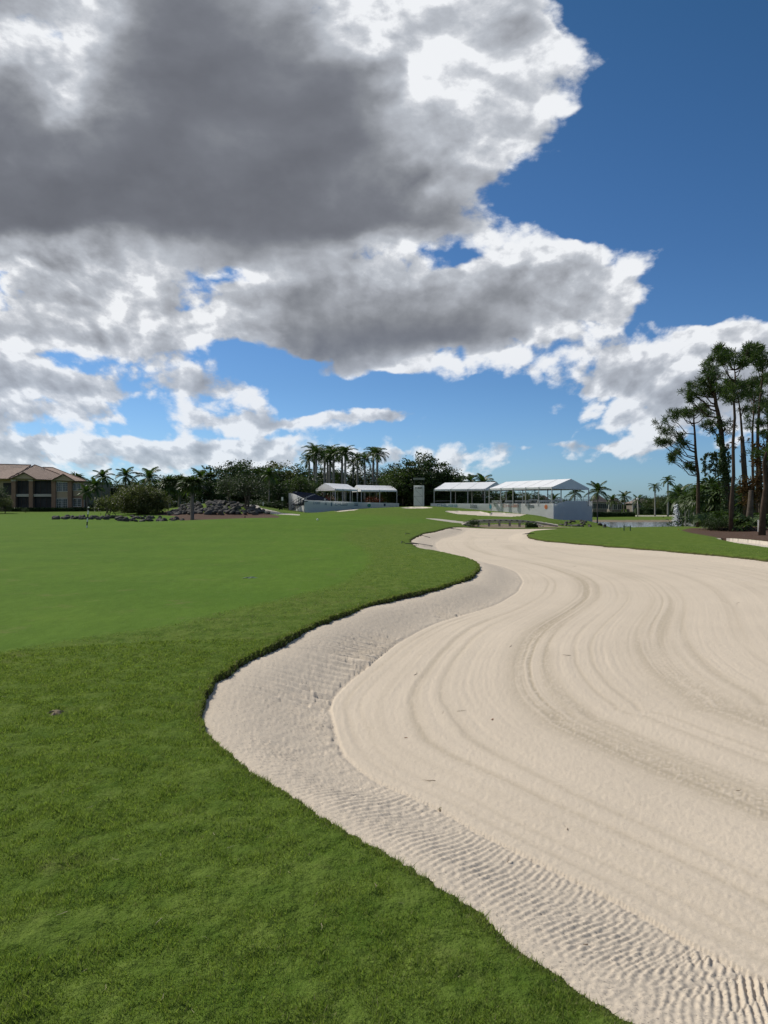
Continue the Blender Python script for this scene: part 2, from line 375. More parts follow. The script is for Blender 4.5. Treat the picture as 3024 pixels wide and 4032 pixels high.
# zones seen on the land, in photograph pixels, with a range of distance
C2 = lambda pts: [(400 + a / 2.37, 1700 + b / 2.37) for a, b in pts]
C3 = lambda pts: [(1050 + a / 2.552, 1700 + b / 2.552) for a, b in pts]
C4 = lambda pts: [(1600 + a / 2.074, 1800 + b / 2.074) for a, b in pts]
C5 = lambda pts: [(2250 + a / 2.143, 1800 + b / 2.143) for a, b in pts]
ZONES = [
 ('sand', 84, 118, [(1752, 2014), (1758, 2012), (1800, 2012), (1890, 2014), (1918, 2020), (1932, 2026), (1934, 2018), (1960, 2018), (2066, 2025), (2046, 2031), (2005, 2034), (1900, 2030), (1800, 2023), (1758, 2015)]),
 ('sand', 84, 116, [(1319, 2010), (1337, 2005), (1391, 2001), (1419, 2003), (1391, 2009), (1337, 2014), (1322, 2013)]),
 ('sand', 90, 135, [(1577, 1999), (1610, 1996), (1660, 1995), (1703, 1999), (1660, 2001.5), (1600, 2001.5)]),
 ('sand', 20, 62, [(2820, 2119), (2880, 2120), (2950, 2125), (3080, 2139), (3080, 2163), (2970, 2147), (2900, 2137), (2850, 2127)]),
 ('mulch', 25, 80, [(2684, 2088), (2720, 2080), (3100, 2070), (3100, 2140), (2960, 2124), (2880, 2119), (2840, 2119), (2780, 2108), (2720, 2098)]),
 ('mulch', 80, 118, C2([(500, 778), (620, 740), (700, 750), (1340, 770), (1380, 690), (1420, 740), (1659, 790), (1630, 812), (1500, 820), (1280, 826), (1000, 830), (880, 850), (700, 818), (640, 805), (720, 790), (600, 780)])),
 ('path', 80, 140, C2([(1340, 690), (1440, 673), (1480, 712), (1659, 752), (1659, 768), (1560, 755), (1440, 728), (1400, 712)])),
 ('path', 70, 130, C3([(-40, 800), (0, 795), (100, 812), (330, 832), (330, 840), (100, 828), (0, 812)])),
 ('path', 55, 100, C4([(160, 500), (250, 503), (400, 520), (480, 530), (480, 540), (380, 533), (200, 507)])),
 ('path', 70, 90, C4([(1060, 524), (1140, 535), (1240, 552), (1235, 562), (1130, 548), (1050, 534)])),
 ('path', 140, 175, C5([(150, 491), (945, 491), (1000, 499), (150, 499)])),
]
CUTP = [(-300, 1415), (0, 1410), (100, 1395), (250, 1372), (400, 1345), (500, 1322), (600, 1302), (690, 1278), (750, 1255), (790, 1228), (802, 1203), (785, 1185), (750, 1170), (735, 1150), (800, 1137), (900, 1131), (940, 1122), (800, 1112), (650, 1108), (-300, 1108)]

# ------------------------------------------------------------------ one ground sheet, divided by what covers it
tan_in = np.tan(np.radians(31)); cols = np.arctan(np.linspace(-tan_in, tan_in, 820))
left = -np.radians(31) - (np.linspace(0, 1, 34)[1:] ** 1.5) * (math.pi - np.radians(31))
TH = np.concatenate([left[::-1], cols, -left])
R = np.concatenate([np.linspace(.25, 1.75, 8)[:-1], 1 / np.linspace(1 / 1.75, 1 / 9, 470), np.geomspace(9, 66, 480)[1:], np.geomspace(66, 200, 170)[1:], np.geomspace(200, 4500, 26)[1:]])
tt, rr = np.meshgrid(TH, R); X = rr * np.sin(tt); Y = rr * np.cos(tt)
Z0 = land(X, Y)
SD = np.full(X.shape, -9.0); SA = np.zeros(X.shape)
bm = (Y > -1.2) & (Y < 72) & (X > -6) & (X < 60)
a_, b_ = edge_dist(X[bm], Y[bm]); SD[bm] = a_; SA[bm] = b_
jag = fbm(X * 5, Y * 5, 3, 3) * .05 + fbm(X * 22, Y * 22, 5, 2) * .036
SDj = SD + jag * np.clip(rr / 9, .45, 1.3)
inside = SDj > 0
# turf: soft lumps, a slightly raised and rounded shoulder towards the bunker
lump = fbm(X * 3.0, Y * 3.0, 11, 4) * .016 + fbm(X * 18, Y * 18, 21, 3) * .014
lump *= np.clip(1.25 - rr / 45, .0, 1)
px_ = CXP + X / np.maximum(Y, .01) * FPX; py_ = HOR + (EYE - Z0) / np.maximum(Y, .01) * FPX
vx_ = px_ * .54861; vy_ = py_ * .54861
cut = inpoly(vx_ + 12 * fbm(X, Y, 31, 3), vy_ + fbm(X * .6, Y * .6, 41, 3) * 8, CUTP) & (Y > 1)
ks = cut.astype(float)
for _ in range(45): ks[1:-1, 1:-1] = (ks[1:-1, 1:-1] * 2 + ks[:-2, 1:-1] + ks[2:, 1:-1] + ks[1:-1, :-2] + ks[1:-1, 2:]) / 6
lump *= (1 - .8 * ks)
Zt = Z0 + lump - .05 * np.exp(-np.maximum(-SD, 0) / .35) * (SD > -3)
# sand: a step below the turf, a raked bank, a dragged floor
bw = 1.00 + .12 * np.clip(rr / 12, 0, 1.2) + .12 * fbm(SA * .5, SA * 0, 51, 2)
q = np.clip(SD / bw, 0, 1)
floorz = -.34 + .02 * fbm(X * .25, Y * .25, 61, 3)
lip = .115 + .03 * fbm(SA * 1.2, SA * 0 + 3, 71, 2)
Zs = (Z0 - lip) * (1 - sstep(0, 1.08, q)) + floorz * sstep(0, 1.08, q)
far_b = sstep(50, 62, rr); Zs = Zs * (1 - far_b) + (Z0 - .1) * far_b
band = (q < 1) & inside
wob = fbm(X * 1.7, Y * 1.7, 81, 3)
_a, _s0 = edge_dist(np.array([V0(434, 1530)[0]]), np.array([V0(434, 1530)[1]]))
kk = np.interp(SA, [_s0[0] - 3.5, _s0[0] - 1.2, _s0[0], _s0[0] + 1.0, _s0[0] + 4], [.45, .40, .15, .3, .35])
sc_ = SA + wob * .022 - kk * SD
_sg = np.linspace(0, SA.max() + 20, 4000) - 5; _sp = np.interp(_sg, [_s0[0] - 3.6, _s0[0] - 1.6, _s0[0], _s0[0] + 3], [.034, .05, .085, .11])
ph = np.interp(sc_, _sg, np.cumsum((_sg[1] - _sg[0]) / _sp))
ridge = np.cos(ph * 2 * math.pi); ridge = np.sign(ridge) * np.abs(ridge) ** .7
ramp_ = sstep(.03, .5, q) * (.45 + .55 * sstep(.35, .92, q)) * (1 - sstep(.965, 1.0, q))
patch = np.clip(.70 + 1.2 * fbm(SA * .9, SD * 1.2, 91, 3), .2, 1.2)
crumb = fbm(X * 48, Y * 48, 101, 2)
nearw = np.clip(1.45 - rr / 16, .15, 1)
Zs += band * ramp_ * patch * nearw * (.30 * np.interp(sc_, _sg, _sp) * ridge * (1 + .7 * vnoise(X * 9, Y * 9, 5)) + .008 * crumb)
Zs += band * (.005 * crumb) * sstep(0, .1, q)
Zs -= band * .012 * np.exp(-((q - .985) / .03) ** 2)
# dragged floor: streaks that follow the edge
flr = inside & (q >= 1)
_e = np.array([p for p in BUNK[5:180] if p[0] < 3.5]); _e = _e[(_e[:, 1] > .5)]; _eL = np.r_[np.hypot(*np.diff(_e, axis=0).T), .1]; _k = 1.0
_acc = np.zeros(X.shape); _m = flr & (rr < 70)
_xm, _ym = X[_m], Y[_m]; _a = np.zeros(_xm.shape)
for _p, _l in zip(_e, _eL):
    if _l < 3: _a += _l * np.exp(-_k * (np.hypot(_xm - _p[0], _ym - _p[1]) - SD[_m]))
_d = SD[_m]; _sm = _d - np.log(np.maximum(_a, 1e-9)) / _k + .5 * np.log(2 * math.pi * np.maximum(_d, .2) / _k) / _k
_acc[_m] = _sm; _w = sstep(1.1, 2.6, SD); SDS = np.where(_m, SD * (1 - _w) + np.clip(_acc, SD - .5, SD + 3) * _w, SD)
sdw = SDS + .22 * fbm(X * .16, Y * .16, 111, 2) + .03 * fbm(SA * .7, SA * 0, 9, 2)
st2 = fbm(sdw * 7.0, SA * .07, 131, 3); st3 = fbm(sdw * 26.0, SA * .25, 141, 2)
brk = np.clip(.60 + 1.3 * fbm(SA * .28, sdw * .5, 151, 3), .05, 1)
track = .22 * sstep(.12, .45, st2) * brk
for c0, w0, a0 in ((2.55, .20, 1.0), (2.80, .08, .8), (4.15, .30, .75), (4.6, .07, .6), (5.4, .10, .5), (6.9, .35, .5), (8.6, .2, .4), (1.62, .035, .6), (1.80, .03, .5), (3.2, .03, .5), (3.42, .03, .45), (6.1, .04, .4), (7.7, .05, .4), (10.2, .3, .4)):
    cc = c0 * (1 + .05 * fbm(SA * .12 + c0, SA * 0, 161, 2)); track = np.maximum(track, a0 * np.exp(-((sdw - cc) / w0) ** 2) * np.clip(.45 + 1.5 * (st3 + .15) + .8 * brk - .4, 0, 1))
first = np.exp(-((SD - bw - .13) / .03) ** 2) + .8 * np.exp(-((SD - bw - .27) / .025) ** 2)
track = np.clip(track + .4 * first * brk, 0, 1) * flr
track *= np.clip(.35 + 1.6 * (crumb + .35) + .9 * (st3 + .2), 0, 1.2) * np.clip(1.3 - rr / 45, .3, 1)
Zs += flr * (.006 * st2 * brk + .004 * st3 + .0035 * crumb - .008 * track) * np.clip(1.4 - rr / 22, .1, 1)
Z = np.where(inside, Zs, Zt)
# zones
px_ = CXP + X / np.maximum(Y, .01) * FPX; py_ = HOR + (EYE - Z) / np.maximum(Y, .01) * FPX
zone = np.zeros(X.shape, int)      # 0 turf 1 main sand 2 other sand 3 mulch 4 path 5 bank and painted shade under the bridge
zid = {'sand': 2, 'mulch': 3, 'path': 4}
for nm_, d0, d1, poly in ZONES:
    k = inpoly(px_, py_, poly) & (Y > d0) & (Y < d1); zone[k] = zid[nm_]
Z = np.where(zone == 2, Z - .16, Z)
WATER = -1.5
zone[(zone == 0) & (Z < WATER + .22) & (Y > 118)] = 5
zone[(zone == 0) & (Z < -.55) & (X < 0) & (rr > 66) & (rr < 90)] = 5
zone[(zone == 0) & (Z < -.52) & (X > 4) & (X < 18) & (rr > 65) & (rr < 80)] = 5  # ditch under the footbridge coloured as mud in place of its shade
zone[inside] = 1
soil = np.where(inside, 1.0, np.exp(-np.maximum(-SDj, 0) / .025) * .9 * (SD > -1)) * (bm)
idx = np.arange(X.size).reshape(X.shape)
q0, q1, q2, q3 = idx[:-1, :-1], idx[:-1, 1:], idx[1:, 1:], idx[1:, :-1]
F = np.stack([q0, q3, q2, q1], -1).reshape(-1, 4)
zf = zone.ravel()[F]; zmin = zf.min(1); zmax = zf.max(1)
zface = np.where(zmin == zmax, zmax, np.where(zmax == 1, 0, zmax))
# close the ring behind the camera and the small disc below it
Vall = np.stack([X.ravel(), Y.ravel(), Z.ravel()], -1)
def sub(name, ids, mat, label_attrs=('cut', 'soil', 'track', 'bank')):
    f = F[np.isin(zface, ids)]; u_, inv = np.unique(f, return_inverse=True)
    att = {'cut': ks.ravel()[u_], 'soil': soil.ravel()[u_], 'track': track.ravel()[u_], 'bank': band.ravel()[u_].astype(float)}
    o = mesh_np(name, Vall[u_], inv.reshape(f.shape), mat, None, True, {k: att[k] for k in label_attrs})
    o['kind'] = 'structure'; return o
sub('grass', [0], M['turf'], ('cut', 'soil'))
sub('bunker_sand', [1], M['sand'], ('track', 'bank'))
sub('sand', [2], M['sand_far'], ('track', 'bank'))
sub('mulch_bed', [3], M['mulch'], ())
sub('path', [4], M['concrete'], ())
sub('bank_and_bridge_shade', [5], M['mud'], ())
def HZ(x, y):
    """finished ground height by lookup"""
    r = math.hypot(x, y); t = math.atan2(x, y)
    i = int(np.clip(np.searchsorted(R, r) - 1, 0, len(R) - 2)); j = int(np.clip(np.searchsorted(TH, t) - 1, 0, len(TH) - 2))
    a = (r - R[i]) / (R[i + 1] - R[i]); b = (t - TH[j]) / (TH[j + 1] - TH[j])
    a = min(max(a, 0), 1); b = min(max(b, 0), 1)
    return float(Z[i, j] * (1 - a) * (1 - b) + Z[i + 1, j] * a * (1 - b) + Z[i, j + 1] * (1 - a) * b + Z[i + 1, j + 1] * a * b)
# centre patch under the camera
c_ = [(R[0] * math.sin(t), R[0] * math.cos(t), Z[0, j]) for j, t in enumerate(TH)]
# water of the pond
m, n = newmat('pond_water'); g = n.n('ShaderNodeNewGeometry').outputs['Position']
bp = n.n('ShaderNodeBump'); bp.inputs['Strength'].default_value = .35; bp.inputs['Distance'].default_value = .05
n.lk(n.noise(n.vm('MULTIPLY', g, (.6, 1.6, 1)), 2.6, 5, .6), bp.inputs['Height'])
finish(n, pbsdf(n, (.045, .07, .085, 1), .12, .5, 0, bp.outputs[0]).outputs[0]); M['water'] = m
mesh_np('pond_water', [(12, 88, WATER), (95, 88, WATER), (95, 140, WATER), (12, 140, WATER)], [(0, 1, 2, 3)], M['water'])['kind'] = 'structure'

# ------------------------------------------------------------------ turf blades near the camera (past counting: one object)
rng = np.random.default_rng(7)
def scatter(n_, rmin, rmax, pw):
    r = (rng.random(n_) * (rmax ** pw - rmin ** pw) + rmin ** pw) ** (1 / pw)
    t = np.arctan((rng.random(n_) * 2 - 1) * .60); return r * np.sin(t), r * np.cos(t), r
def ground_np(x, y):
    r = np.hypot(x, y); t = np.arctan2(x, y)
    i = np.clip(np.searchsorted(R, r) - 1, 0, len(R) - 2); j = np.clip(np.searchsorted(TH, t) - 1, 0, len(TH) - 2)
    ta = ((r - R[i]) / (R[i + 1] - R[i]))[:, None]; tb = ((t - TH[j]) / (TH[j + 1] - TH[j]))[:, None]
    s = lambda A: (A[i, j][:, None] * (1 - ta) * (1 - tb) + A[i + 1, j][:, None] * ta * (1 - tb) + A[i, j + 1][:, None] * (1 - ta) * tb + A[i + 1, j + 1][:, None] * ta * tb)[:, 0]
    return s(Z), s(SDj), s(ks)
def blades(n_, rmin, rmax, pw, hgt, wid, dry=0.0):
    x, y, r = scatter(n_, rmin, rmax, pw)
    z, sd_, kc = ground_np(x, y)
    ok = (sd_ < .004) & (kc < .75); x, y, z, r, sd_ = (v_[ok] for v_ in (x, y, z, r, sd_)); n_ = len(x)
    tuft = np.clip(.75 + .9 * fbm(x * 9, y * 9, 201, 3), .35, 1.5)
    h = hgt * tuft * (.6 + .8 * rng.random(n_)) * (1 - .35 * (sd_ > -.03))
    w = wid * (.6 + .8 * rng.random(n_)) * np.clip(r / 3.2, 1, 6)
    a = rng.random(n_) * 2 * math.pi; ln = rng.random(n_) * .9 + .15; la = rng.random(n_) * 2 * math.pi
    bx, by = np.cos(a) * w * .5, np.sin(a) * w * .5
    tx, ty = np.cos(la) * ln * h, np.sin(la) * ln * h
    zb = z - .004
    V = np.empty((n_, 3, 3), np.float32)
    V[:, 0] = np.stack([x - bx, y - by, zb], -1); V[:, 1] = np.stack([x + bx, y + by, zb], -1)
    V[:, 2] = np.stack([x + tx, y + ty, zb + h], -1)
    return V
B = np.concatenate([blades(520000, 1.9, 9, .6, .020, .0034), blades(230000, 4, 34, .25, .016, .0034)])
o = mesh_np('grass_blades', B.reshape(-1, 3), np.arange(len(B) * 3).reshape(-1, 3), M['blade'])
tag(o, 'short green turf blades standing along the bunker edge', 'grass', kind='stuff')
def edge_blades(n_, smax, hgt, wid):
    """longer ragged blades and runners right at the cut turf edge"""
    k = rng.integers(0, len(BUNK), n_ * 4); a = BUNK[k]; c = BUNK[(k + 1) % len(BUNK)]; t = rng.random(len(k))[:, None]; p = a * (1 - t) + c * t + rng.normal(size=(len(k), 2)) * .05
    r = np.hypot(p[:, 0], p[:, 1]); L = np.hypot(*(c - a).T); ok = (r > 1.9) & (r < smax) & (p[:, 1] > .5) & (rng.random(len(k)) < L / .6); p = p[ok]; r = r[ok]
    x, y = p[:, 0], p[:, 1]; z, sd_, kc = ground_np(x, y); ok = (sd_ < .012) & (sd_ > -.07); x, y, z, r = x[ok], y[ok], z[ok], r[ok]; n2_ = len(x)
    h = hgt * (.5 + rng.random(n2_)) * (.6 + .9 * np.clip(fbm(x * 7, y * 7, 211, 2) + .5, 0, 1)); w = wid * np.clip(r / 3.2, 1, 5); aa = rng.random(n2_) * 6.283; la = rng.random(n2_) * 6.283; ln = rng.random(n2_) * 1.3
    V = np.empty((n2_, 3, 3), np.float32); bx, by = np.cos(aa) * w * .5, np.sin(aa) * w * .5
    V[:, 0] = np.stack([x - bx, y - by, z - .004], -1); V[:, 1] = np.stack([x + bx, y + by, z - .004], -1); V[:, 2] = np.stack([x + np.cos(la) * ln * h, y + np.sin(la) * ln * h, z + h * .8], -1); return V
B = edge_blades(90000, 22, .019, .0036)
o = mesh_np('edge_grass', B.reshape(-1, 3), np.arange(len(B) * 3).reshape(-1, 3), M['blade'])
tag(o, 'ragged longer grass hanging over the bunker lip', 'grass', kind='stuff')
B = edge_blades(16000, 22, .020, .0034)
o = mesh_np('edge_thatch', B.reshape(-1, 3), np.arange(len(B) * 3).reshape(-1, 3), M['bladedry'])
tag(o, 'dry thatch sticking out along the bunker lip', 'grass', kind='stuff')
B = blades(42000, 1.9, 14, .8, .018, .0030)
o = mesh_np('dry_grass_blades', B.reshape(-1, 3), np.arange(len(B) * 3).reshape(-1, 3), M['bladedry'])
tag(o, 'straw coloured dead blades among the green turf', 'grass', kind='stuff')

# ------------------------------------------------------------------ trees
M['bark'] = simple('bark', (.085, .070, .055), .95, .35, 2.5, .8, 9, .1)
M['pine_bark'] = simple('pine_bark', (.070, .050, .038), .95, .45, 1.6, 1.0, 7, .1)
M['palm_bark'] = simple('palm_bark', (.17, .155, .135), .9, .2, 3, .5, 12, .1)
M['pale_trunk'] = simple('pale_trunk', (.27, .26, .24), .85, .18, 2, .3, 10, .15)
M['shaft'] = simple('crownshaft', (.10, .16, .05), .5, .2, 2, .1, 5)
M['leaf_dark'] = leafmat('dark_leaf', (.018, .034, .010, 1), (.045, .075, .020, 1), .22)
M['leaf_mid'] = leafmat('mid_leaf', (.030, .052, .014, 1), (.080, .110, .030, 1), .28)
M['leaf_olive'] = leafmat('olive_leaf', (.040, .052, .018, 1), (.115, .120, .040, 1), .28)
M['leaf_grey'] = leafmat('grey_leaf', (.030, .046, .022, 1), (.075, .095, .050, 1), .2)
M['frond'] = leafmat('palm_frond', (.022, .046, .010, 1), (.065, .105, .022, 1), .25, .5, .3)
M['fan'] = leafmat('fan_leaf', (.022, .044, .012, 1), (.075, .110, .030, 1), .22, .5, .25)
M['needle'] = leafmat('pine_needle', (.024, .048, .012, 1), (.070, .105, .026, 1), .25, .5, .3)
M['dead'] = leafmat('dead_frond', (.060, .038, .022, 1), (.150, .098, .055, 1), .2, .8, .1)
M['brown_leaf'] = leafmat('rusty_needle', (.050, .030, .014, 1), (.125, .070, .030, 1), .25, .8, .1)
M['vine'] = leafmat('vine_leaf', (.022, .045, .012, 1), (.085, .125, .045, 1), .2, .4, .5)
M['red_leaf'] = leafmat('red_blossom', (.03, .035, .012, 1), (.20, .018, .015, 1), .1)

def tube(pts, rad, n=8, cap=True):
    """tapered tube through points: vertices, quads"""
    pts = [Vector(p) for p in pts]; V = []; F = []
    for i, p in enumerate(pts):
        t = (pts[min(i + 1, len(pts) - 1)] - pts[max(i - 1, 0)]).normalized()
        a = t.orthogonal().normalized() if i == 0 else (a - t * a.dot(t)).normalized()
        b = t.cross(a)
        for k in range(n):
            an = 2 * math.pi * k / n; V.append(p + (a * math.cos(an) + b * math.sin(an)) * rad[i])
        if i:
            o_ = (i - 1) * n
            for k in range(n): F.append((o_ + k, o_ + (k + 1) % n, o_ + n + (k + 1) % n, o_ + n + k))
    return V, F
class MB:
    def __init__(s): s.v = []; s.f = []
    def add(s, V, F):
        o_ = len(s.v); s.v += [tuple(p) for p in V]; s.f += [tuple(i + o_ for i in q_) for q_ in F]; return s
    def tube(s, pts, rad, n=8):
        if not isinstance(rad, (list, tuple)): rad = [rad] * len(pts)
        V, F = tube(pts, rad, n); o_ = len(V); F = list(F) + [tuple(range(n))[::-1], tuple(range(o_ - n, o_))]
        return s.add(V, F)
    def box(s, x0, x1, y0, y1, z0, z1):
        V = [(x, y, z) for z in (z0, z1) for y in (y0, y1) for x in (x0, x1)]
        return s.add(V, [(0, 2, 3, 1), (4, 5, 7, 6), (0, 1, 5, 4), (2, 6, 7, 3), (0, 4, 6, 2), (1, 3, 7, 5)])
    def slab(s, A, B, w, h0, h1):
        """upright board from A to B (xy), half thickness w, from height h0 to h1"""
        A = Vector((A[0], A[1], 0)); B = Vector((B[0], B[1], 0)); t = (B - A).normalized(); nrm = Vector((-t.y, t.x, 0)) * w
        P_ = [A - nrm, B - nrm, B + nrm, A + nrm]
        h0 = h0 if isinstance(h0, tuple) else (h0, h0); h1 = h1 if isinstance(h1, tuple) else (h1, h1)
        zz0 = [h0[0], h0[1], h0[1], h0[0]]; zz1 = [h1[0], h1[1], h1[1], h1[0]]
        V = [(p.x, p.y, z_) for p, z_ in zip(P_, zz0)] + [(p.x, p.y, z_) for p, z_ in zip(P_, zz1)]
        return s.add(V, [(3, 2, 1, 0), (4, 5, 6, 7), (0, 1, 5, 4), (1, 2, 6, 5), (2, 3, 7, 6), (3, 0, 4, 7)])
    def plate(s, pts, thick=.04, up=None):
        """a closed polygon given real thickness"""
        P_ = [Vector(p) for p in pts]; nrm = (P_[1] - P_[0]).cross(P_[2] - P_[0]).normalized()
        if up is not None: nrm = Vector(up)
        n = len(P_); V = P_ + [p - nrm * thick for p in P_]
        F = [tuple(range(n)), tuple(range(2 * n - 1, n - 1, -1))] + [(i, i + n, (i + 1) % n + n, (i + 1) % n) for i in range(n)]
        return s.add(V, F)
    def build(s, name, mat, parent=None, smooth=False):
        me = bpy.data.meshes.new(name); me.from_pydata(s.v, [], s.f); me.validate(); 
        b = bmesh.new(); b.from_mesh(me); bmesh.ops.recalc_face_normals(b, faces=b.faces); b.to_mesh(me); b.free()
        if smooth: me.polygons.foreach_set('use_smooth', [True] * len(me.polygons))
        return link(name, me, mat, parent)

RG = np.random.default_rng(11)
def leaf_quads(C, size, flat=0.0, asp=.55, rg=RG):
    """one leaf-sized quad at every centre, in a random attitude"""
    n = len(C); a = rg.normal(size=(n, 3)); a[:, 2] *= (1 - flat); a /= np.linalg.norm(a, axis=1)[:, None]
    b = rg.normal(size=(n, 3)); b -= (b * a).sum(1)[:, None] * a; b /= np.linalg.norm(b, axis=1)[:, None]
    s = (size * (.6 + .8 * rg.random(n)))[:, None]; w = s * asp
    V = np.stack([C - a * s * .5, C + b * w * .5 - a * s * .05, C + a * s * .5, C - b * w * .5 - a * s * .05], 1)
    return V.reshape(-1, 3)
def crown_points(rx, ry, rz, clumps, per, cr, zc, rg=RG, low=.0, inner=.12):
    """leaf centres gathered in clumps through an uneven crown"""
    out = []
    base = rg.normal(size=(7, 3)); base /= np.linalg.norm(base, axis=1)[:, None]
    for _ in range(clumps):
        d = rg.normal(size=3); d /= np.linalg.norm(d)
        if d[2] < -.55 + low: d[2] *= -.4
        lob = 1 + .26 * np.max(base @ d) - .16
        rad = (inner + (1 - inner) * rg.random() ** .45) * lob
        c = d * rad * np.array([rx, ry, rz]); k = int(per * (.5 + rg.random()))
        q = rg.normal(size=(k, 3)) * cr * (.45 + .6 * rg.random()) * np.array([1, 1, .62])
        out.append(c + q)
    P_ = np.concatenate(out); P_[:, 2] += zc; return P_
def limb_tree(mat_leaf, rx, ry, rz, zc, clumps, per, cr, size, seed, mat_bark='bark', trunk_r=.22, low=0., flat=.2, multi=1):
    """trunk with limbs + crown; unit tree stands on the origin"""
    rg = np.random.default_rng(seed); root = empty('broadleaf_tree')
    C = crown_points(rx, ry, rz, clumps, per, cr, zc, rg, low)
    C = C[C[:, 2] > .15]
    V = leaf_quads(C, size, flat, .6, rg); b = MB()
    for t_ in range(multi):
        ox = (t_ - (multi - 1) / 2) * .7
        top = Vector((ox * 1.8 + rg.normal() * .3, rg.normal() * .3, zc - rz * .25))
        mid = Vector((ox * 1.2 + rg.normal() * .15, rg.normal() * .15, top.z * .5))
        b.tube([(ox, 0, -.3), (ox, 0, .3), mid, top], [trunk_r * 1.25, trunk_r, trunk_r * .8, trunk_r * .5], 9)
        for k in range(6):
            c = C[rg.integers(len(C))]; s_ = top.lerp(mid, rg.random() * .7); e_ = Vector(c)
            m_ = s_.lerp(e_, .5) + Vector((0, 0, .25 * rz * rg.random()))
            b.tube([s_, m_, e_], [trunk_r * .42, trunk_r * .26, trunk_r * .08], 6)
    b.build('trunk', M[mat_bark], root, True)
    mesh_np('crown', V, np.arange(len(V)).reshape(-1, 4), M[mat_leaf], root)
    return root

def frond(L, arch, droop, leaflet, nl, az, el, rg, vshape=.5, wid=.10):
    """one feather leaf: curved rib, leaflets on both sides. returns quads"""
    pts = []; p = np.zeros(3); e_ = el; step = L / 9
    for i in range(10):
        pts.append(p.copy()); p = p + step * np.array([math.cos(e_), 0, math.sin(e_)]); e_ -= (arch + droop * (i / 9)) / 9
    pts = np.array(pts); Vs = []
    side = np.array([0, 1, 0])
    for i in range(9):      # rib as a thin ribbon pair
        w = .045 * (1 - i / 11) * L / 3
        for sd_ in (side, np.array([0, 0, 1])):
            Vs.append([pts[i] - sd_ * w, pts[i] + sd_ * w, pts[i + 1] + sd_ * w * .85, pts[i + 1] - sd_ * w * .85])
    for k in range(nl):
        t = .10 + .90 * k / (nl - 1); f = t * 9; i = min(int(f), 8); fr = f - i
        q = pts[i] * (1 - fr) + pts[i + 1] * fr; dr = pts[i + 1] - pts[i]; dr /= np.linalg.norm(dr)
        ll = leaflet * (math.sin(math.pi * min(1, .12 + t * .85)) ** .6) * (.85 + .3 * rg.random())
        up = np.cross(dr, side); up = -up if up[2] < 0 else up
        for s_ in (-1, 1):
            v = side * s_ * .8 + dr * .55 + up * (vshape * (.4 + .8 * rg.random())) + np.array([0, 0, -.35 * t]); v /= np.linalg.norm(v)
            tip = q + v * ll * .6 + np.array([0, 0, 0]); tip2 = q + v * ll + np.array([0, 0, -.42 * ll])
            w = dr * wid * .5
            Vs.append([q - w, q + w, tip + w * .8, tip - w * .8]); Vs.append([tip - w * .8, tip + w * .8, tip2 + w * .15, tip2 - w * .15])
    A = np.array(Vs).reshape(-1, 3); c, s = math.cos(az), math.sin(az)
    return A @ np.array([[c, s, 0], [-s, c, 0], [0, 0, 1]])
def palm(H, kind, seed, trunk_mat='palm_bark'):
    """feather palm standing on the origin; royal, coconut or queen habit"""
    rg = np.random.default_rng(seed); root = empty('palm_tree'); b = MB()
    lean = {'royal': .0, 'coconut': .10, 'queen': .03}[kind] * H; r0 = {'royal': .30, 'coconut': .17, 'queen': .18}[kind]
    zt = H - (2.6 if kind == 'royal' else .9)
    la = rg.random() * 6.28
    pts = [Vector((math.cos(la) * lean * (k / 8) ** 1.7, math.sin(la) * lean * (k / 8) ** 1.7, -.3 + (zt + .3) * k / 8)) for k in range(9)]
    rad = [r0 * (1.35 if k == 0 else 1.08 - .22 * k / 8) for k in range(9)]
    b.tube(pts, rad, 10); b.build('trunk', M[trunk_mat], root, True)
    top = pts[-1]
    if kind == 'royal':
        s_ = MB(); s_.tube([top, top + Vector((0, 0, .5)), top + Vector((0, 0, 1.5))], [r0 * .84, r0 * .72, r0 * .3], 10); s_.build('crownshaft', M['shaft'], root, True)
        top = top + Vector((0, 0, 1.3))
    nf = {'royal': 17, 'coconut': 19, 'queen': 17}[kind]; L = {'royal': 3.1, 'coconut': 3.3, 'queen': 2.9}[kind]
    A = []
    for k in range(nf):
        az = k * 2.4 + rg.random() * .5; el = 1.35 - 1.75 * (k / nf) ** 1.1 + rg.normal() * .08
        fr = frond(L * (.85 + .25 * rg.random()), 1.15 if kind != 'coconut' else .9, .7, {'royal': .85, 'coconut': .85, 'queen': .75}[kind], 26, az, el, rg, .5 if kind == 'royal' else .1, .115)
        A.append(fr + np.array(top) + np.array([0, 0, -.15 * k / nf]))
    V = np.concatenate(A); mesh_np('crown', V, np.arange(len(V)).reshape(-1, 4), M['frond'], root)
    return root
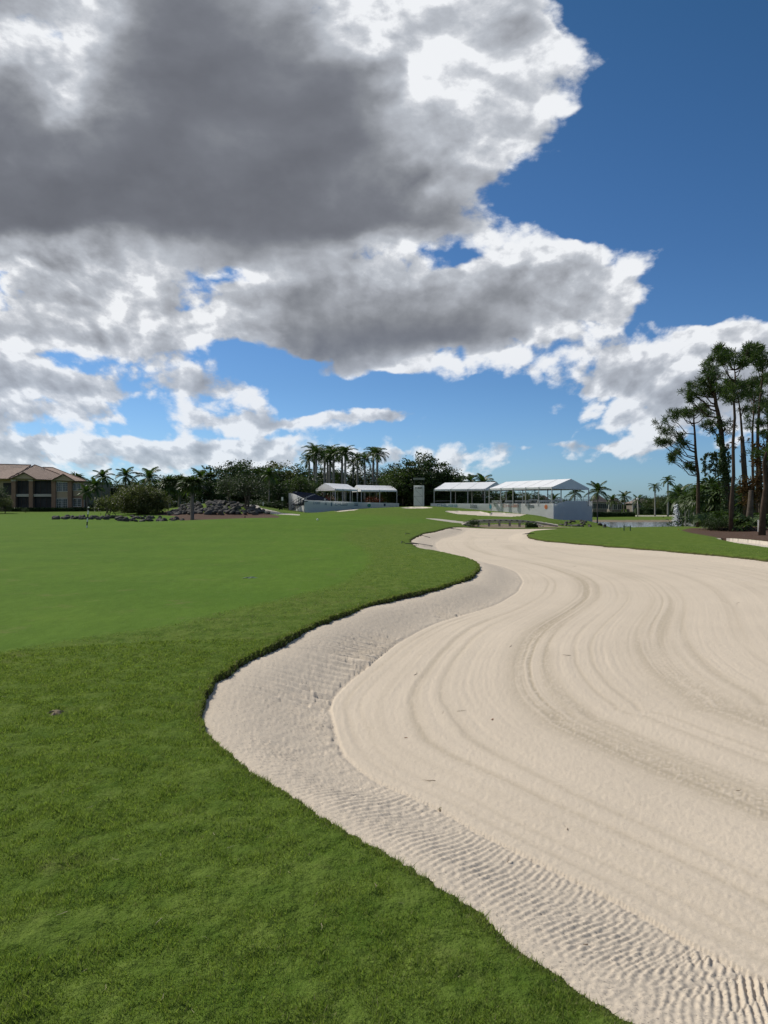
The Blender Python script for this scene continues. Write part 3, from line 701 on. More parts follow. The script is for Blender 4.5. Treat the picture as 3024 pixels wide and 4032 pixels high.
def fan_leaf(L, az, el, rg, seg=12, fold=.25):
    """costapalmate leaf: stalk and a pleated, split fan"""
    st = L * .75; d = np.array([math.cos(el), 0, math.sin(el)]); o_ = d * st; Vs = []
    sd_ = np.array([0, 1., 0]); up = np.cross(d, sd_)
    w = .02
    Vs.append([-sd_ * w, sd_ * w, o_ + sd_ * w, o_ - sd_ * w])
    dn = el - .5; dd = np.array([math.cos(dn), 0, math.sin(dn)]); un = np.cross(dd, sd_); un = un if un[2] > 0 else -un
    for k in range(seg):
        a = (k / (seg - 1) - .5) * 4.0; v = dd * math.cos(a) + sd_ * math.sin(a); v = v + un * (.15 * rg.normal() + .1); v /= np.linalg.norm(v)
        ll = L * (.75 + .25 * math.cos(a * .5)) * (.85 + .3 * rg.random()); pw = np.cross(v, un); pw = pw / (np.linalg.norm(pw) + 1e-9) * L * .085
        m_ = o_ + v * ll * .6; t_ = o_ + v * ll + np.array([0, 0, -.28 * ll])
        Vs.append([o_ - pw * .3, o_ + pw * .3, m_ + pw, m_ - pw]); Vs.append([m_ - pw, m_ + pw, t_ + pw * .1, t_ - pw * .1])
    A = np.array(Vs).reshape(-1, 3); c, s = math.cos(az), math.sin(az)
    return A @ np.array([[c, s, 0], [-s, c, 0], [0, 0, 1]])
def fan_palm(H, seed, trunk_mat='palm_bark', nl=34, L=1.05, r0=.2, skirt=0):
    rg = np.random.default_rng(seed); root = empty('fan_palm')
    b = MB(); zt = H - 1.0
    b.tube([(0, 0, -.3), (0, 0, .2), (.05, 0, zt * .5), (0, .04, zt)], [r0 * 1.2, r0, r0 * .95, r0 * .9], 10)
    b.build('trunk', M[trunk_mat], root, True)
    A = [fan_leaf(L * (.85 + .3 * rg.random()), k * 2.4, 1.45 - 2.2 * (k / nl) + rg.normal() * .15, rg) + np.array([0, 0, zt - .25 * k / nl]) for k in range(nl)]
    V = np.concatenate(A); mesh_np('crown', V, np.arange(len(V)).reshape(-1, 4), M['fan'], root)
    if skirt:
        A = [fan_leaf(L * .9, k * 2.4, -1.2 + rg.normal() * .15, rg) + np.array([0, 0, zt - .1 - skirt * rg.random()]) for k in range(26)]
        V = np.concatenate(A); mesh_np('dead_fronds', V, np.arange(len(V)).reshape(-1, 4), M['dead'], root)
    return root
def palmetto(seed, n=26, L=1.1, spread=1.2, stem=0):
    """stemless clump of fan leaves"""
    rg = np.random.default_rng(seed); root = empty('palmetto_shrub')
    A = []
    for k in range(n):
        p = np.array([rg.normal() * spread * .45, rg.normal() * spread * .45, .05 + rg.random() * .5])
        A.append(fan_leaf(L * (.8 + .5 * rg.random()), rg.random() * 6.28, .25 + rg.random() * 1.15, rg, 10) + p)
    V = np.concatenate(A); mesh_np('foliage', V, np.arange(len(V)).reshape(-1, 4), M['fan'], root)
    b = MB()
    for k in range(5):
        a = rg.random() * 6.28; b.tube([(0, 0, -.2), (math.cos(a) * .25, math.sin(a) * .25, .35), (math.cos(a) * .6, math.sin(a) * .6, .6)], [.09, .08, .05], 6)
    b.build('stem', M['palm_bark'], root, True)
    return root
def shrub(mat_leaf, rx, ry, rz, clumps, per, size, seed):
    rg = np.random.default_rng(seed); root = empty('shrub')
    C = crown_points(rx, ry, rz, clumps, per, .16 * (rx + rz), rz * .85, rg, .1); C = C[C[:, 2] > .03]
    V = leaf_quads(C, size, .1, .6, rg); mesh_np('foliage', V, np.arange(len(V)).reshape(-1, 4), M[mat_leaf], root)
    b = MB()
    for k in range(4):
        a = k * 1.6; b.tube([(0, 0, -.15), (math.cos(a) * .2 * rx, math.sin(a) * .2 * ry, rz * .5), (math.cos(a) * .5 * rx, math.sin(a) * .5 * ry, rz)], [.05, .04, .02], 5)
    b.build('stem', M['bark'], root, True); return root

# prototypes (each is placed as itself once, then copied)
PRO = {}
def proto(key, fn, h): PRO[key] = [fn, h, None]
proto('dark_a', lambda: limb_tree('leaf_dark', 4.4, 3.6, 4.5, 4.7, 190, 46, .66, .36, 1, low=-.4), 9.9)
proto('dark_b', lambda: limb_tree('leaf_dark', 5.2, 3.8, 4.0, 4.0, 190, 46, .66, .34, 2, multi=2, low=-.4), 8.6)
proto('mid_a', lambda: limb_tree('leaf_mid', 4.0, 3.4, 4.4, 4.8, 170, 44, .62, .34, 3, low=-.3), 9.8)
proto('olive_a', lambda: limb_tree('leaf_olive', 4.6, 3.6, 4.0, 4.5, 150, 40, .62, .32, 4, multi=2, low=-.3), 9.0)
proto('open_a', lambda: limb_tree('leaf_grey', 4.2, 3.4, 4.4, 5.6, 95, 34, .55, .28, 5, multi=2), 10.4)
proto('oak', lambda: limb_tree('leaf_grey', 3.7, 3.0, 2.9, 3.8, 130, 44, .52, .24, 6, multi=2), 7.1)
proto('low_bush', lambda: limb_tree('leaf_olive', 4.6, 3.6, 3.6, 2.7, 330, 70, .55, .24, 8, multi=3, low=-.7), 6.5)
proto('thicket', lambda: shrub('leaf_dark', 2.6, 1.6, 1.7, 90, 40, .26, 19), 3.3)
proto('bush_dark', lambda: shrub('leaf_dark', 1.5, 1.3, 1.1, 60, 36, .16, 9), 2.2)
proto('bush_olive', lambda: shrub('leaf_olive', 1.3, 1.2, 1.0, 50, 34, .13, 10), 2.0)
proto('bush_red', lambda: shrub('red_leaf', .9, .8, .7, 30, 26, .14, 12), 1.4)
proto('royal_a', lambda: palm(15.0, 'royal', 21, 'pale_trunk'), 16.2)
proto('royal_b', lambda: palm(13.0, 'royal', 22, 'pale_trunk'), 14.2)
proto('coco_a', lambda: palm(7.0, 'coconut', 23, 'palm_bark'), 8.2)
proto('coco_b', lambda: palm(6.0, 'coconut', 24, 'palm_bark'), 7.2)
proto('queen_a', lambda: palm(8.0, 'queen', 25), 9.4)
proto('queen_b', lambda: palm(6.0, 'queen', 26), 7.3)
proto('sabal_a', lambda: fan_palm(6.5, 27), 7.2)
proto('sabal_b', lambda: fan_palm(5.0, 28, nl=42, L=1.25), 5.9)
proto('metto_a', lambda: palmetto(29), 2.0)
proto('metto_b', lambda: palmetto(30, 36, 1.25, 2.0), 2.4)
proto('slim', lambda: fan_palm(5.5, 31, 'pale_trunk', 26, 1.1, .11), 6.2)
_rt = random.Random(5)
def plant(key, fx, top, d, label, cat='tree', group=None, wide=1.0, base=None, rz=None):
    """stand a tree at distance d in column fx; its tip reaches photo row top"""
    p = W(fx, 1985, d); gz_ = HZ(p.x, p.y) if base is None else base
    want = W(fx, top, d).z - gz_; fn, h, o = PRO[key]; s = want / h
    rz = _rt.random() * 6.28 if rz is None else rz
    loc = (p.x, p.y, gz_)
    if o is None:
        o = fn(); PRO[key][2] = o; o.location = loc; o.rotation_euler.z = rz; o.scale = (s * wide, s * wide, s)
        tag(o, label, cat); 
        if group: o['group'] = group
        return o
    c = copy_tree(o, loc, rz, (s * wide, s * wide, s), label)
    if group: c['group'] = group
    elif 'group' in c: del c['group']
    c['category'] = cat
    return c
RP = 'royal palms behind the left stand'
# --- tree line, left to right ---------------------------------------------------------------
T = [
 ('sabal_b', 300, 1856, 150, 'bushy palm peeping over the roof end of the apartment house', 'palm'),
 ('dark_a', 352, 1905, 150, 'dark tree filling the gap right of the apartment house', 'tree'),
 ('queen_a', 401, 1838, 138, 'tall feathery palm just right of the apartment house', 'palm'),
 ('coco_b', 372, 1880, 130, 'glossy low palm close to the end wall of the apartment house', 'palm'),
 ('queen_a', 493, 1832, 142, 'feather palm above the left shoulder of the big round bush', 'palm'),
 ('queen_b', 590, 1834, 142, 'feather palm above the crest of the big round bush', 'palm'),
 ('olive_a', 545, 1878, 150, 'dull brownish tree behind the big round bush', 'tree'),
 ('dark_b', 455, 1885, 155, 'dark tree between the two feather palms behind the round bush', 'tree'),
 ('low_bush', 560, 1900, 104, 'big round olive bush beside the lawn', 'bush'),
 ('dark_a', 655, 1868, 150, 'dark tree standing behind the right flank of the round bush', 'tree'),
 ('sabal_b', 668, 1868, 118, 'shaggy fan palm touching the right side of the round bush', 'palm'),
 ('sabal_b', 706, 1862, 122, 'shaggy fan palm left of the lone palm on the mulch', 'palm'),
 ('queen_b', 788, 1838, 140, 'feather palm rising behind the lone palm on the mulch', 'palm'),
 ('dark_a', 742, 1880, 145, 'dark tree directly behind the lone palm on the mulch', 'tree'),
 ('sabal_a', 830, 1850, 140, 'fan palm over the left end of the rock mound', 'palm'),
 ('dark_b', 812, 1878, 138, 'dark broad tree above the left slope of the rock mound', 'tree'),
 ('dark_b', 905, 1806, 150, 'tall spreading dark tree above the rock mound crest', 'tree'),
 ('dark_a', 965, 1808, 156, 'tall dark tree right of the spreading one over the rock mound', 'tree'),
 ('oak', 902, 1868, 112, 'small grey green oak growing on the crest of the rock mound', 'tree'),
 ('oak', 972, 1856, 104, 'small grey green oak on the right slope of the rock mound', 'tree'),
 ('queen_a', 1058, 1828, 128, 'feather palm with pale fronds at the head of the cart path', 'palm'),
 ('dark_a', 1040, 1832, 150, 'dark tree behind the palm at the head of the cart path', 'tree'),
 ('olive_a', 1105, 1802, 152, 'bronze tinted tree left of the royal palm grove', 'tree'),
 ('dark_b', 1150, 1830, 150, 'dark tree under the bronze tinted one near the stand stairs', 'tree'),
 ('mid_a', 1175, 1858, 138, 'green tree right above the stairs of the left stand', 'tree'),
 ('dark_a', 1080, 1880, 132, 'dark bushy tree filling in left of the stand stairs', 'tree'),
 ('dark_a', 1225, 1838, 190, 'dark tree behind the first three royal palm trunks', 'tree'),
 ('dark_b', 1290, 1832, 192, 'dark tree behind the middle royal palm trunks', 'tree'),
 ('dark_b', 1355, 1836, 192, 'dark tree behind the right half of the royal palm grove', 'tree'),
 ('dark_a', 1262, 1880, 180, 'low dark tree behind the left tent', 'tree'),
 ('mid_a', 1318, 1882, 178, 'low green tree above the ridge of the left tent', 'tree'),
 ('dark_b', 1400, 1878, 180, 'low dark tree between the two left tents', 'tree'),
 ('open_a', 1440, 1812, 185, 'thin open tree letting sky through beside the tall right royal palms', 'tree'),
 ('open_a', 1500, 1832, 182, 'thin open tree showing sky right of the royal palm grove', 'tree'),
 ('dark_a', 1478, 1892, 176, 'low dark tree behind the second left tent', 'tree'),
 ('open_a', 1548, 1800, 165, 'grey green open tree left of the camera tower', 'tree'),
 ('dark_b', 1540, 1880, 165, 'dark low tree left of the camera tower', 'tree'),
 ('mid_a', 1585, 1812, 158, 'leafy tree close to the left of the camera tower', 'tree'),
 ('dark_a', 1668, 1776, 160, 'tallest dark tree directly behind the camera tower', 'tree'),
 ('dark_b', 1630, 1850, 168, 'dark tree behind the roof of the camera tower', 'tree'),
 ('mid_a', 1716, 1838, 165, 'leafy tree right of the camera tower', 'tree'),
 ('dark_a', 1768, 1834, 160, 'dark tree standing over the left eave of the long right tent', 'tree'),
 ('dark_b', 1740, 1880, 160, 'low dark tree behind the left end of the right stand', 'tree'),
 ('dark_b', 1830, 1912, 172, 'low dark tree seen through the left bays of the right stand', 'tree'),
 ('queen_b', 1812, 1866, 170, 'feather palm over the left part of the flat tent roof', 'palm'),
 ('queen_a', 1852, 1858, 172, 'feather palm rising over the middle of the flat tent roof', 'palm'),
 ('queen_b', 1900, 1858, 172, 'feather palm rising over the right part of the flat tent roof', 'palm'),
 ('dark_b', 1895, 1915, 178, 'low dark tree seen through the middle bays of the right stand', 'tree'),
 ('dark_b', 1950, 1925, 180, 'low dark tree seen where the two right tents meet', 'tree'),
 ('sabal_b', 2010, 1926, 172, 'fan palm seen between the posts of the taller right tent', 'palm'),
 ('olive_a', 2045, 1930, 175, 'olive tree seen between the posts of the taller right tent', 'tree'),
 ('dark_b', 2100, 1932, 178, 'dark low tree seen through the wide opening of the right tent', 'tree'),
 ('coco_b', 2178, 1944, 165, 'small arching palm seen under the corner of the right tent', 'palm'),
 ('coco_a', 2262, 1912, 150, 'palm standing behind the gable end of the right tent', 'palm'),
 ('bush_dark', 2215, 1965, 150, 'dark bush behind the railing of the right stand', 'bush'),
 ('coco_a', 2352, 1893, 126, 'tall curved coconut palm just right of the white stand wall', 'palm'),
 ('coco_b', 2406, 1948, 158, 'low pale coconut palm in front of the tan villa', 'palm'),
 ('coco_a', 2456, 1932, 158, 'coconut palm centred between the tan villa and the lamp posts', 'palm'),
 ('coco_b', 2516, 1948, 160, 'low coconut palm behind the two lamp posts', 'palm'),
 ('royal_b', 2579, 1894, 150, 'shorter royal palm across the pond', 'palm'),
 ('royal_b', 2630, 1864, 148, 'taller royal palm across the pond near the fountain', 'palm'),
 ('mid_a', 2560, 1952, 185, 'green tree between the villa and the royal palms across the pond', 'tree'),
 ('olive_a', 2605, 1950, 180, 'bare looking olive tree between the two royal palms across the pond', 'tree'),
 ('olive_a', 2680, 1948, 175, 'brownish tree behind the fountain', 'tree'),
 ('bush_dark', 2625, 2012, 160, 'dark hedge bush at the foot of the royal palms across the pond', 'bush'),
 ('bush_dark', 2545, 2010, 162, 'dark hedge bush right of the lamp posts', 'bush'),
 ('dark_b', 2835, 1905, 108, 'dense dark tree on the near right of the fountain', 'tree'),
 ('dark_a', 2825, 1890, 96, 'dense dark tree over the pale slim trunks', 'tree'),
 ('sabal_b', 2800, 1870, 92, 'big leaved fan palm under the leaning pine', 'palm'),
 ('sabal_b', 2768, 1892, 88, 'big leaved fan palm left of the leaning pine trunk', 'palm'),
 ('sabal_b', 2836, 1895, 84, 'big leaved fan palm right of the leaning pine trunk', 'palm'),
 ('dark_b', 2815, 1925, 96, 'dark tree low behind the fan palms under the pines', 'tree'),
 ('dark_a', 2860, 1880, 92, 'dark tree behind the vine covered pine', 'tree'),
 ('sabal_b', 2945, 1930, 72, 'fan palm right of the straight pine trunk', 'palm'),
 ('dark_b', 2935, 1900, 90, 'dark tree behind the straight pine trunk', 'tree'),
 ('dark_b', 3010, 1900, 86, 'dark tree at the right border of the picture', 'tree'),
 ('slim', 2700, 1935, 84, 'slim pale trunked palm at the pond corner', 'palm'),
 ('slim', 2712, 1930, 82, 'second slim pale trunked palm from the pond corner', 'palm'),
 ('slim', 2733, 1925, 80, 'third slim pale trunked palm from the pond corner', 'palm'),
 ('slim', 2750, 1915, 76, 'slim pale trunked palm leaning over the palmetto clump', 'palm'),
 ('metto_b', 2795, 2012, 62, 'glossy palmetto clump at the left end of the mulch bed', 'shrub'),
 ('metto_b', 2815, 2006, 60, 'glossy palmetto clump second from the left in the mulch bed', 'shrub'),
 ('metto_b', 2862, 2008, 59, 'glossy palmetto clump left of the straight pine trunk', 'shrub'),
 ('bush_dark', 2800, 2036, 58, 'dark rounded shrub low in front of the palmettos', 'shrub'),
 ('bush_dark', 2840, 2035, 57, 'dark rounded shrub behind the edge of the mulch bed', 'shrub'),
 ('metto_a', 2925, 2016, 57, 'palmetto between the straight pine trunk and the shaggy palm trunk', 'shrub'),
 ('metto_b', 2900, 2020, 64, 'broad palmetto behind the straight pine trunk', 'shrub'),
 ('metto_b', 2975, 2015, 62, 'broad palmetto behind the thick palm trunk at the right', 'shrub'),
 ('metto_b', 3020, 2020, 60, 'broad palmetto at the right border', 'shrub'),
 ('bush_olive', 429, 1938, 102, 'small staked tree left of the round bush', 'tree'),
 ('bush_dark', 100, 2000, 122, 'low dark shrub under the porch of the apartment house', 'shrub'),
 ('oak', -18, 1905, 118, 'dark green tree at the left border before the apartment house', 'tree'),
 ('olive_a', 20, 1955, 116, 'small green tree at the left border by the house corner', 'tree'),
 ('bush_dark', 1865, 2043, 67, 'dark green shrub at the left end of the footbridge', 'shrub'),
 ('bush_dark', 1100, 2004, 108, 'dark rounded bush beside the stand stairs', 'bush'),
 ('bush_red', 1268, 1936, 150, 'bush with red blossom seen under the left tent', 'bush'),
 ('bush_red', 1476, 1942, 156, 'bush with red blossom seen under the second tent', 'bush'),
]
T += [('dark_b', 340, 1925, 144, 'dark tree low beside the end wall of the apartment house', 'tree'), ('dark_a', 415, 1898, 152, 'dark tree between the glossy low palm and the tall feathery palm', 'tree'),
      ('dark_b', 520, 1890, 156, 'dark tree behind the crest of the big round bush', 'tree'), ('dark_b', 618, 1888, 150, 'dark tree left of the shaggy fan palms', 'tree'), ('mid_a', 690, 1882, 150, 'green tree behind the shaggy fan palms', 'tree'),
      ('low_bush', 500, 1925, 112, 'smaller olive bush on the left flank of the big round bush', 'bush'), ('coco_b', 345, 1908, 128, 'low palm with drooping fronds at the house corner', 'palm')]
T += [('dark_b', 2440, 1958, 200, 'dark tree behind the roofs left of the lamp posts', 'tree'), ('dark_a', 2540, 1950, 200, 'dark tree far behind the lamp posts', 'tree'), ('dark_b', 2610, 1946, 198, 'dark tree far behind the pair of royal palms across the pond', 'tree'),
      ('dark_b', 2655, 1938, 160, 'dark tree right behind the fountain', 'tree'), ('dark_b', 2375, 1956, 205, 'dark tree behind the villa right of the white stand', 'tree'), ('queen_b', 2668, 1912, 140, 'feather palm above the fountain', 'palm'), ('coco_b', 2690, 1905, 112, 'arching palm over the slim pale trunks', 'palm')]
for key, fx, top, d, lab, cat in T:
    plant(key, fx, top, d, lab, cat, wide=1.12 if key[:4] in ('dark', 'mid_', 'oliv', 'open', 'oak') else 1.15 if key in ('sabal_b', 'low_bush') else .78 if key[:4] == 'coco' else .95)
# leafy undergrowth that closes the gaps between the trunks
ug = [(330, 1985, 140), (380, 1978, 136), (470, 1975, 150), (640, 1978, 135), (700, 1975, 140), (760, 1972, 140), (820, 1970, 135), (880, 1965, 140), (1010, 1968, 135), (1045, 1975, 126), (1090, 1970, 128), (1140, 1958, 135), (1185, 1955, 140), (1215, 1958, 150),
      (1240, 1955, 168), (1285, 1952, 170), (1330, 1955, 172), (1375, 1955, 172), (1420, 1955, 172), (1465, 1955, 174), (1510, 1955, 172), (1555, 1952, 165), (1600, 1950, 168), (1650, 1950, 172), (1700, 1950, 165), (1745, 1950, 160), (1790, 1958, 165), (1840, 1960, 170), (1885, 1962, 172), (1935, 1965, 175), (1985, 1962, 175), (2035, 1965, 172), (2085, 1965, 175), (2130, 1966, 178),
      (2850, 1985, 110), (2840, 1990, 96), (2760, 1990, 98), (2810, 1985, 90), (2860, 1985, 85), (2910, 1985, 84), (2960, 1985, 82), (3010, 1985, 80)]
_free = list(T)
def thick_label(fx, dd):
    b_ = min(_free, key=lambda t: abs(t[1] - fx) + .6 * abs(t[3] - dd)); _free.remove(b_)
    w_ = ('thicket under the ' + b_[4]).split(); return ' '.join(w_[:16])
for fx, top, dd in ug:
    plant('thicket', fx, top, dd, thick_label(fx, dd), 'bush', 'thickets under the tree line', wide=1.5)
# hedges and extra fill far behind so the tree line stays closed
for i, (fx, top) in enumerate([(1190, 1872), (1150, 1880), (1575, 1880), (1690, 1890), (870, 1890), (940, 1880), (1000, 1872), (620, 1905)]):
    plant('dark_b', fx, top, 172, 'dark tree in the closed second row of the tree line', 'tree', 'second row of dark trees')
_royal = ['leftmost royal palm of the grove, over the stand seats', 'tallest royal palm of the left half of the grove', 'royal palm with a bright trunk right beside the tallest one', 'royal palm above the peak of the leftmost tent', 'short royal palm just right of the leftmost tent peak',
 'tall royal palm in the tight middle trio', 'right palm of the tight middle trio of royal palms', 'left royal palm of the pair over the leftmost tent roof', 'right royal palm of the pair over the leftmost tent roof', 'lowest royal palm of the grove, over the gap between tents',
 'slim royal palm above the left edge of the second tent', 'royal palm centred over the left roof panel of the second tent', 'left royal palm of the tall pair standing against the cloud', 'rightmost royal palm of the grove with wide open fronds']
for fx, top, dd in [(428, 1778, 170), (478, 1736, 178), (498, 1748, 168), (582, 1762, 176), (613, 1780, 180), (637, 1740, 184), (672, 1750, 172), (758, 1752, 176), (790, 1744, 168), (868, 1795, 182), (912, 1772, 174), (985, 1776, 170), (1072, 1748, 178), (1112, 1750, 168)]:
    key = 'royal_a'
    plant(key, 1050 + fx / 2.552, top, dd, _royal.pop(0), 'palm', RP, wide=1.1)

# lone fan palm on the mulch, the clipped hedge across the pond and the hedge at the house
o = plant('sabal_a', 757, 1868, 90, 'lone fan palm with a bare brown trunk on the mulch before the rocks', 'palm', wide=1.5)
def hedge(fx0, fx1, d, ztop, depth, label, d1=None):
    a = W(fx0, 1985, d); b_ = W(fx1, 1985, d1 or d); n_ = int((b_ - a).length * 260); rg = np.random.default_rng(int(fx0))
    t = rg.random(n_)[:, None]; P_ = np.array(a)[None] * (1 - t) + np.array(b_)[None] * t
    g0 = HZ((a.x + b_.x) / 2, (a.y + b_.y) / 2); face = rg.random(n_)
    P_[:, 1] += np.where(face < .5, -depth / 2, (rg.random(n_) - .5) * depth) + rg.normal(size=n_) * .05
    P_[:, 2] = g0 + np.where(face < .5, rg.random(n_) * ztop, ztop + rg.normal(size=n_) * .06)
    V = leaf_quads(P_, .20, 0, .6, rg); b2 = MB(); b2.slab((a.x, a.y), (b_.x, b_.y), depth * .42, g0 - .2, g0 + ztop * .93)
    root = empty('hedge', ((a.x + b_.x) / 2, (a.y + b_.y) / 2, g0), 0, label, 'hedge'); off = np.array(root.location)
    mesh_np('foliage', V - off, np.arange(len(V)).reshape(-1, 4), M['leaf_dark'], root)
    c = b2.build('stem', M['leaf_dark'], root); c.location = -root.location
hedge(2335, 2496, 148, .85, 1.6, 'long clipped dark hedge on the far bank of the pond')
hedge(48, 425, 131, .6, 1.2, 'low dark hedge along the foot of the apartment house')
hedge(2500, 2700, 168, 1.4, 1.6, 'dark hedge far behind the lamp posts')
b_ = hedge(2070, 2116, 69.5, .55, .8, 'clipped dark hedge at the right end of the footbridge')

# --- pines ------------------------------------------------------------------------------------
def c6(x, y, d): return W(2500 + x / 2.603, 1300 + y / 2.603, d)
def needle_pad(c, r, rg, n=34, per=13):
    """a cloud of needle tufts round c"""
    t = rg.normal(size=(n, 3)); t /= np.linalg.norm(t, axis=1)[:, None]; t *= (rg.random(n) ** .4)[:, None] * r * np.array([1, 1, .62]); t += np.array(c)
    d = rg.normal(size=(n, per, 3)); d[:, :, 2] += .35; d /= np.linalg.norm(d, axis=2)[:, :, None]
    s = rg.normal(size=(n, per, 3)); s -= (s * d).sum(2)[:, :, None] * d; s /= np.linalg.norm(s, axis=2)[:, :, None]
    L = .36 * (.7 + .6 * rg.random((n, per, 1))); w = .020
    o_ = t[:, None, :] + d * .02
    return np.stack([o_ - s * w * .6, o_ + s * w * .6, o_ + d * L + s * w, o_ + d * L - s * w], 2).reshape(-1, 3)
def pine(trunk, pads, d, r0, label, seed, base=None):
    rg = np.random.default_rng(seed); P_ = [c6(x, y, d) for x, y in trunk]
    b0 = P_[0].copy(); g0 = HZ(b0.x, b0.y) ; foot = Vector((b0.x, b0.y, g0)) if base is None else Vector((c6(base[0], base[1], d).x, d, g0)); foot.z = HZ(foot.x, foot.y)
    pts = [foot + Vector((0, 0, -.3))] + ([foot + Vector((0, 0, .4))] if P_[0].z > foot.z + 1 else []) + [p + Vector((0, rg.normal() * .1, 0)) for p in P_ if p.z > foot.z + .5]
    n = len(pts); rad = [r0 * (1.15 if i == 0 else 1 - .72 * (i / (n - 1)) ** 1.2) for i in range(n)]
    root = empty('pine_tree', foot, 0, label, 'tree')
    b = MB(); b.tube([p - foot for p in pts], rad, 10)
    V = []
    for k, (px, py, pr) in enumerate(pads):
        dd = d + rg.normal() * 1.3; c = c6(px, py, dd); r = pr / 2.603 / FPX * dd
        # branch leaves the trunk a little below the pad
        q = [p for p in pts if p.z < c.z - .05] or [pts[0]]
        i = len(q) - 1; z_ = c.z - .5 - abs(c.x - q[-1].x) * .45; z_ = max(z_, foot.z + 2)
        st = None
        for j in range(n - 1):
            if pts[j].z <= z_ <= pts[j + 1].z: st = pts[j].lerp(pts[j + 1], (z_ - pts[j].z) / max(pts[j + 1].z - pts[j].z, 1e-3))
        if st is None: st = pts[-1]
        m1 = st.lerp(c, .35) + Vector((0, 0, -.12 * (c - st).length + rg.normal() * .1)); m2 = st.lerp(c, .7) + Vector((0, 0, rg.normal() * .15))
        br = max(.035, r0 * .30)
        b.tube([p - foot for p in (st, m1, m2, c)], [br, br * .75, br * .55, br * .25], 6)
        for _ in range(5):
            e_ = c + Vector(rg.normal(size=3) * r * .55); s_ = m1.lerp(c, .3 + .7 * rg.random())
            b.tube([p - foot for p in (s_, s_.lerp(e_, .5) + Vector((0, 0, .08)), e_)], [br * .35, br * .25, br * .12], 5)
        for _ in range(4):       # each pad is a few smaller clouds with gaps
            cc = c + Vector(rg.normal(size=3) * r * np.array([.62, .62, .42]))
            V.append(needle_pad(cc, r * .60, rg, int(11 * max(.6, r)), 12))
    b.build('trunk', M['pine_bark'], root, True)
    V = np.concatenate(V) - np.array(foot); mesh_np('crown', V, np.arange(len(V)).reshape(-1, 4), M['needle'], root)
    return root
pine([(645, 1750), (640, 1500), (628, 1300), (622, 1180), (612, 1050), (605, 930), (612, 840)],
     [(600, 800, 95), (530, 845, 70), (470, 860, 75), (420, 850, 50), (370, 930, 70), (330, 960, 55), (320, 1040, 65), (290, 1120, 50), (270, 1170, 45), (410, 1080, 70), (460, 1130, 60), (500, 1160, 50), (400, 1290, 50), (380, 1330, 42), (430, 1260, 40), (740, 850, 60), (660, 790, 80), (700, 815, 60), (530, 1390, 55), (590, 1420, 40), (380, 1140, 50)],
     74, .20, 'broad low pine standing leftmost with its crown spread to the left', 101)
pine([(962, 1980), (955, 1750), (935, 1450), (900, 1200), (880, 1050), (860, 900), (835, 760), (820, 660), (800, 560), (790, 480)],
     [(540, 610, 60), (580, 650, 65), (620, 560, 70), (690, 500, 70), (740, 560, 70), (690, 640, 75), (640, 690, 55), (770, 430, 70), (740, 340, 50), (810, 390, 60), (780, 640, 70), (850, 560, 60), (900, 620, 60), (790, 930, 75), (860, 960, 70), (780, 1010, 55), (930, 1000, 55), (560, 710, 45), (860, 470, 60), (730, 420, 50)],
     70, .30, 'tall vine covered pine with a thick dark trunk', 102)
pine([(985, 2055), (992, 1800), (1003, 1500), (1010, 1150), (1016, 900), (1020, 700), (1020, 500), (1018, 410)],
     [(830, 210, 50), (880, 215, 60), (850, 270, 60), (920, 250, 60), (960, 290, 65), (1010, 280, 60), (900, 330, 60), (1110, 360, 50), (1170, 310, 70), (1190, 240, 60), (1150, 250, 50), (940, 540, 60), (980, 580, 70), (1050, 620, 70), (1100, 560, 55), (950, 680, 55), (1180, 200, 50), (1240, 200, 50)],
     56, .15, 'tall straight slender pine with a clean reddish trunk in front of the mulch bed edge', 103)
pine([(1135, 1900), (1140, 1500), (1118, 1250), (1100, 1100), (1085, 900), (1072, 780), (1060, 640)],
     [(1080, 640, 75), (1130, 560, 80), (1060, 560, 60), (1180, 520, 70), (1240, 500, 65), (1020, 700, 50), (1140, 640, 60), (960, 620, 50), (1120, 800, 40)],
     72, .19, 'pine with moss hung trunk right of the straight slender one', 104)
pine([(1215, 1900), (1212, 1300), (1215, 1000), (1218, 850), (1222, 700)],
     [(1190, 800, 75), (1250, 740, 75), (1230, 640, 70), (1310, 520, 80), (1350, 480, 70), (1280, 560, 70), (1190, 560, 60), (1160, 700, 50), (1340, 640, 70)],
     76, .18, 'pine with a dense low crown fourth among the grouped pines', 105)
pine([(1262, 1950), (1262, 1300), (1262, 1000), (1270, 850), (1290, 700), (1300, 450), (1290, 300)],
     [(1290, 300, 70), (1240, 250, 60), (1330, 270, 65), (1260, 190, 50), (1320, 340, 60), (1230, 340, 55), (1380, 330, 70), (1300, 780, 70), (1350, 760, 60), (1400, 420, 80), (1170, 180, 45), (1210, 280, 50)],
     68, .18, 'tallest pine at the right with crown touching the cloud', 106)
pine([(1350, 1950), (1352, 1300), (1360, 1000), (1368, 750), (1380, 500)],
     [(1360, 800, 60), (1420, 700, 80), (1390, 900, 60), (1310, 1080, 40), (1420, 480, 90), (1380, 580, 70), (1290, 960, 45), (1200, 950, 45)],
     66, .16, 'pine half cut by the right border of the picture', 107)
pine([(1300, 2120), (1325, 2020), (1338, 1850), (1342, 1600), (1340, 1350), (1338, 1250)],
     [(1330, 1290, 60), (1380, 1260, 60)], 44, .19, 'nearest pine trunk with pale scaly bark at the right edge of the mulch', 108)
# bare crooked limbs of the broad pine and of the vine pine
def dead_limb(pts, d, r, label):
    P_ = [c6(x, y, d) for x, y in pts]; return P_
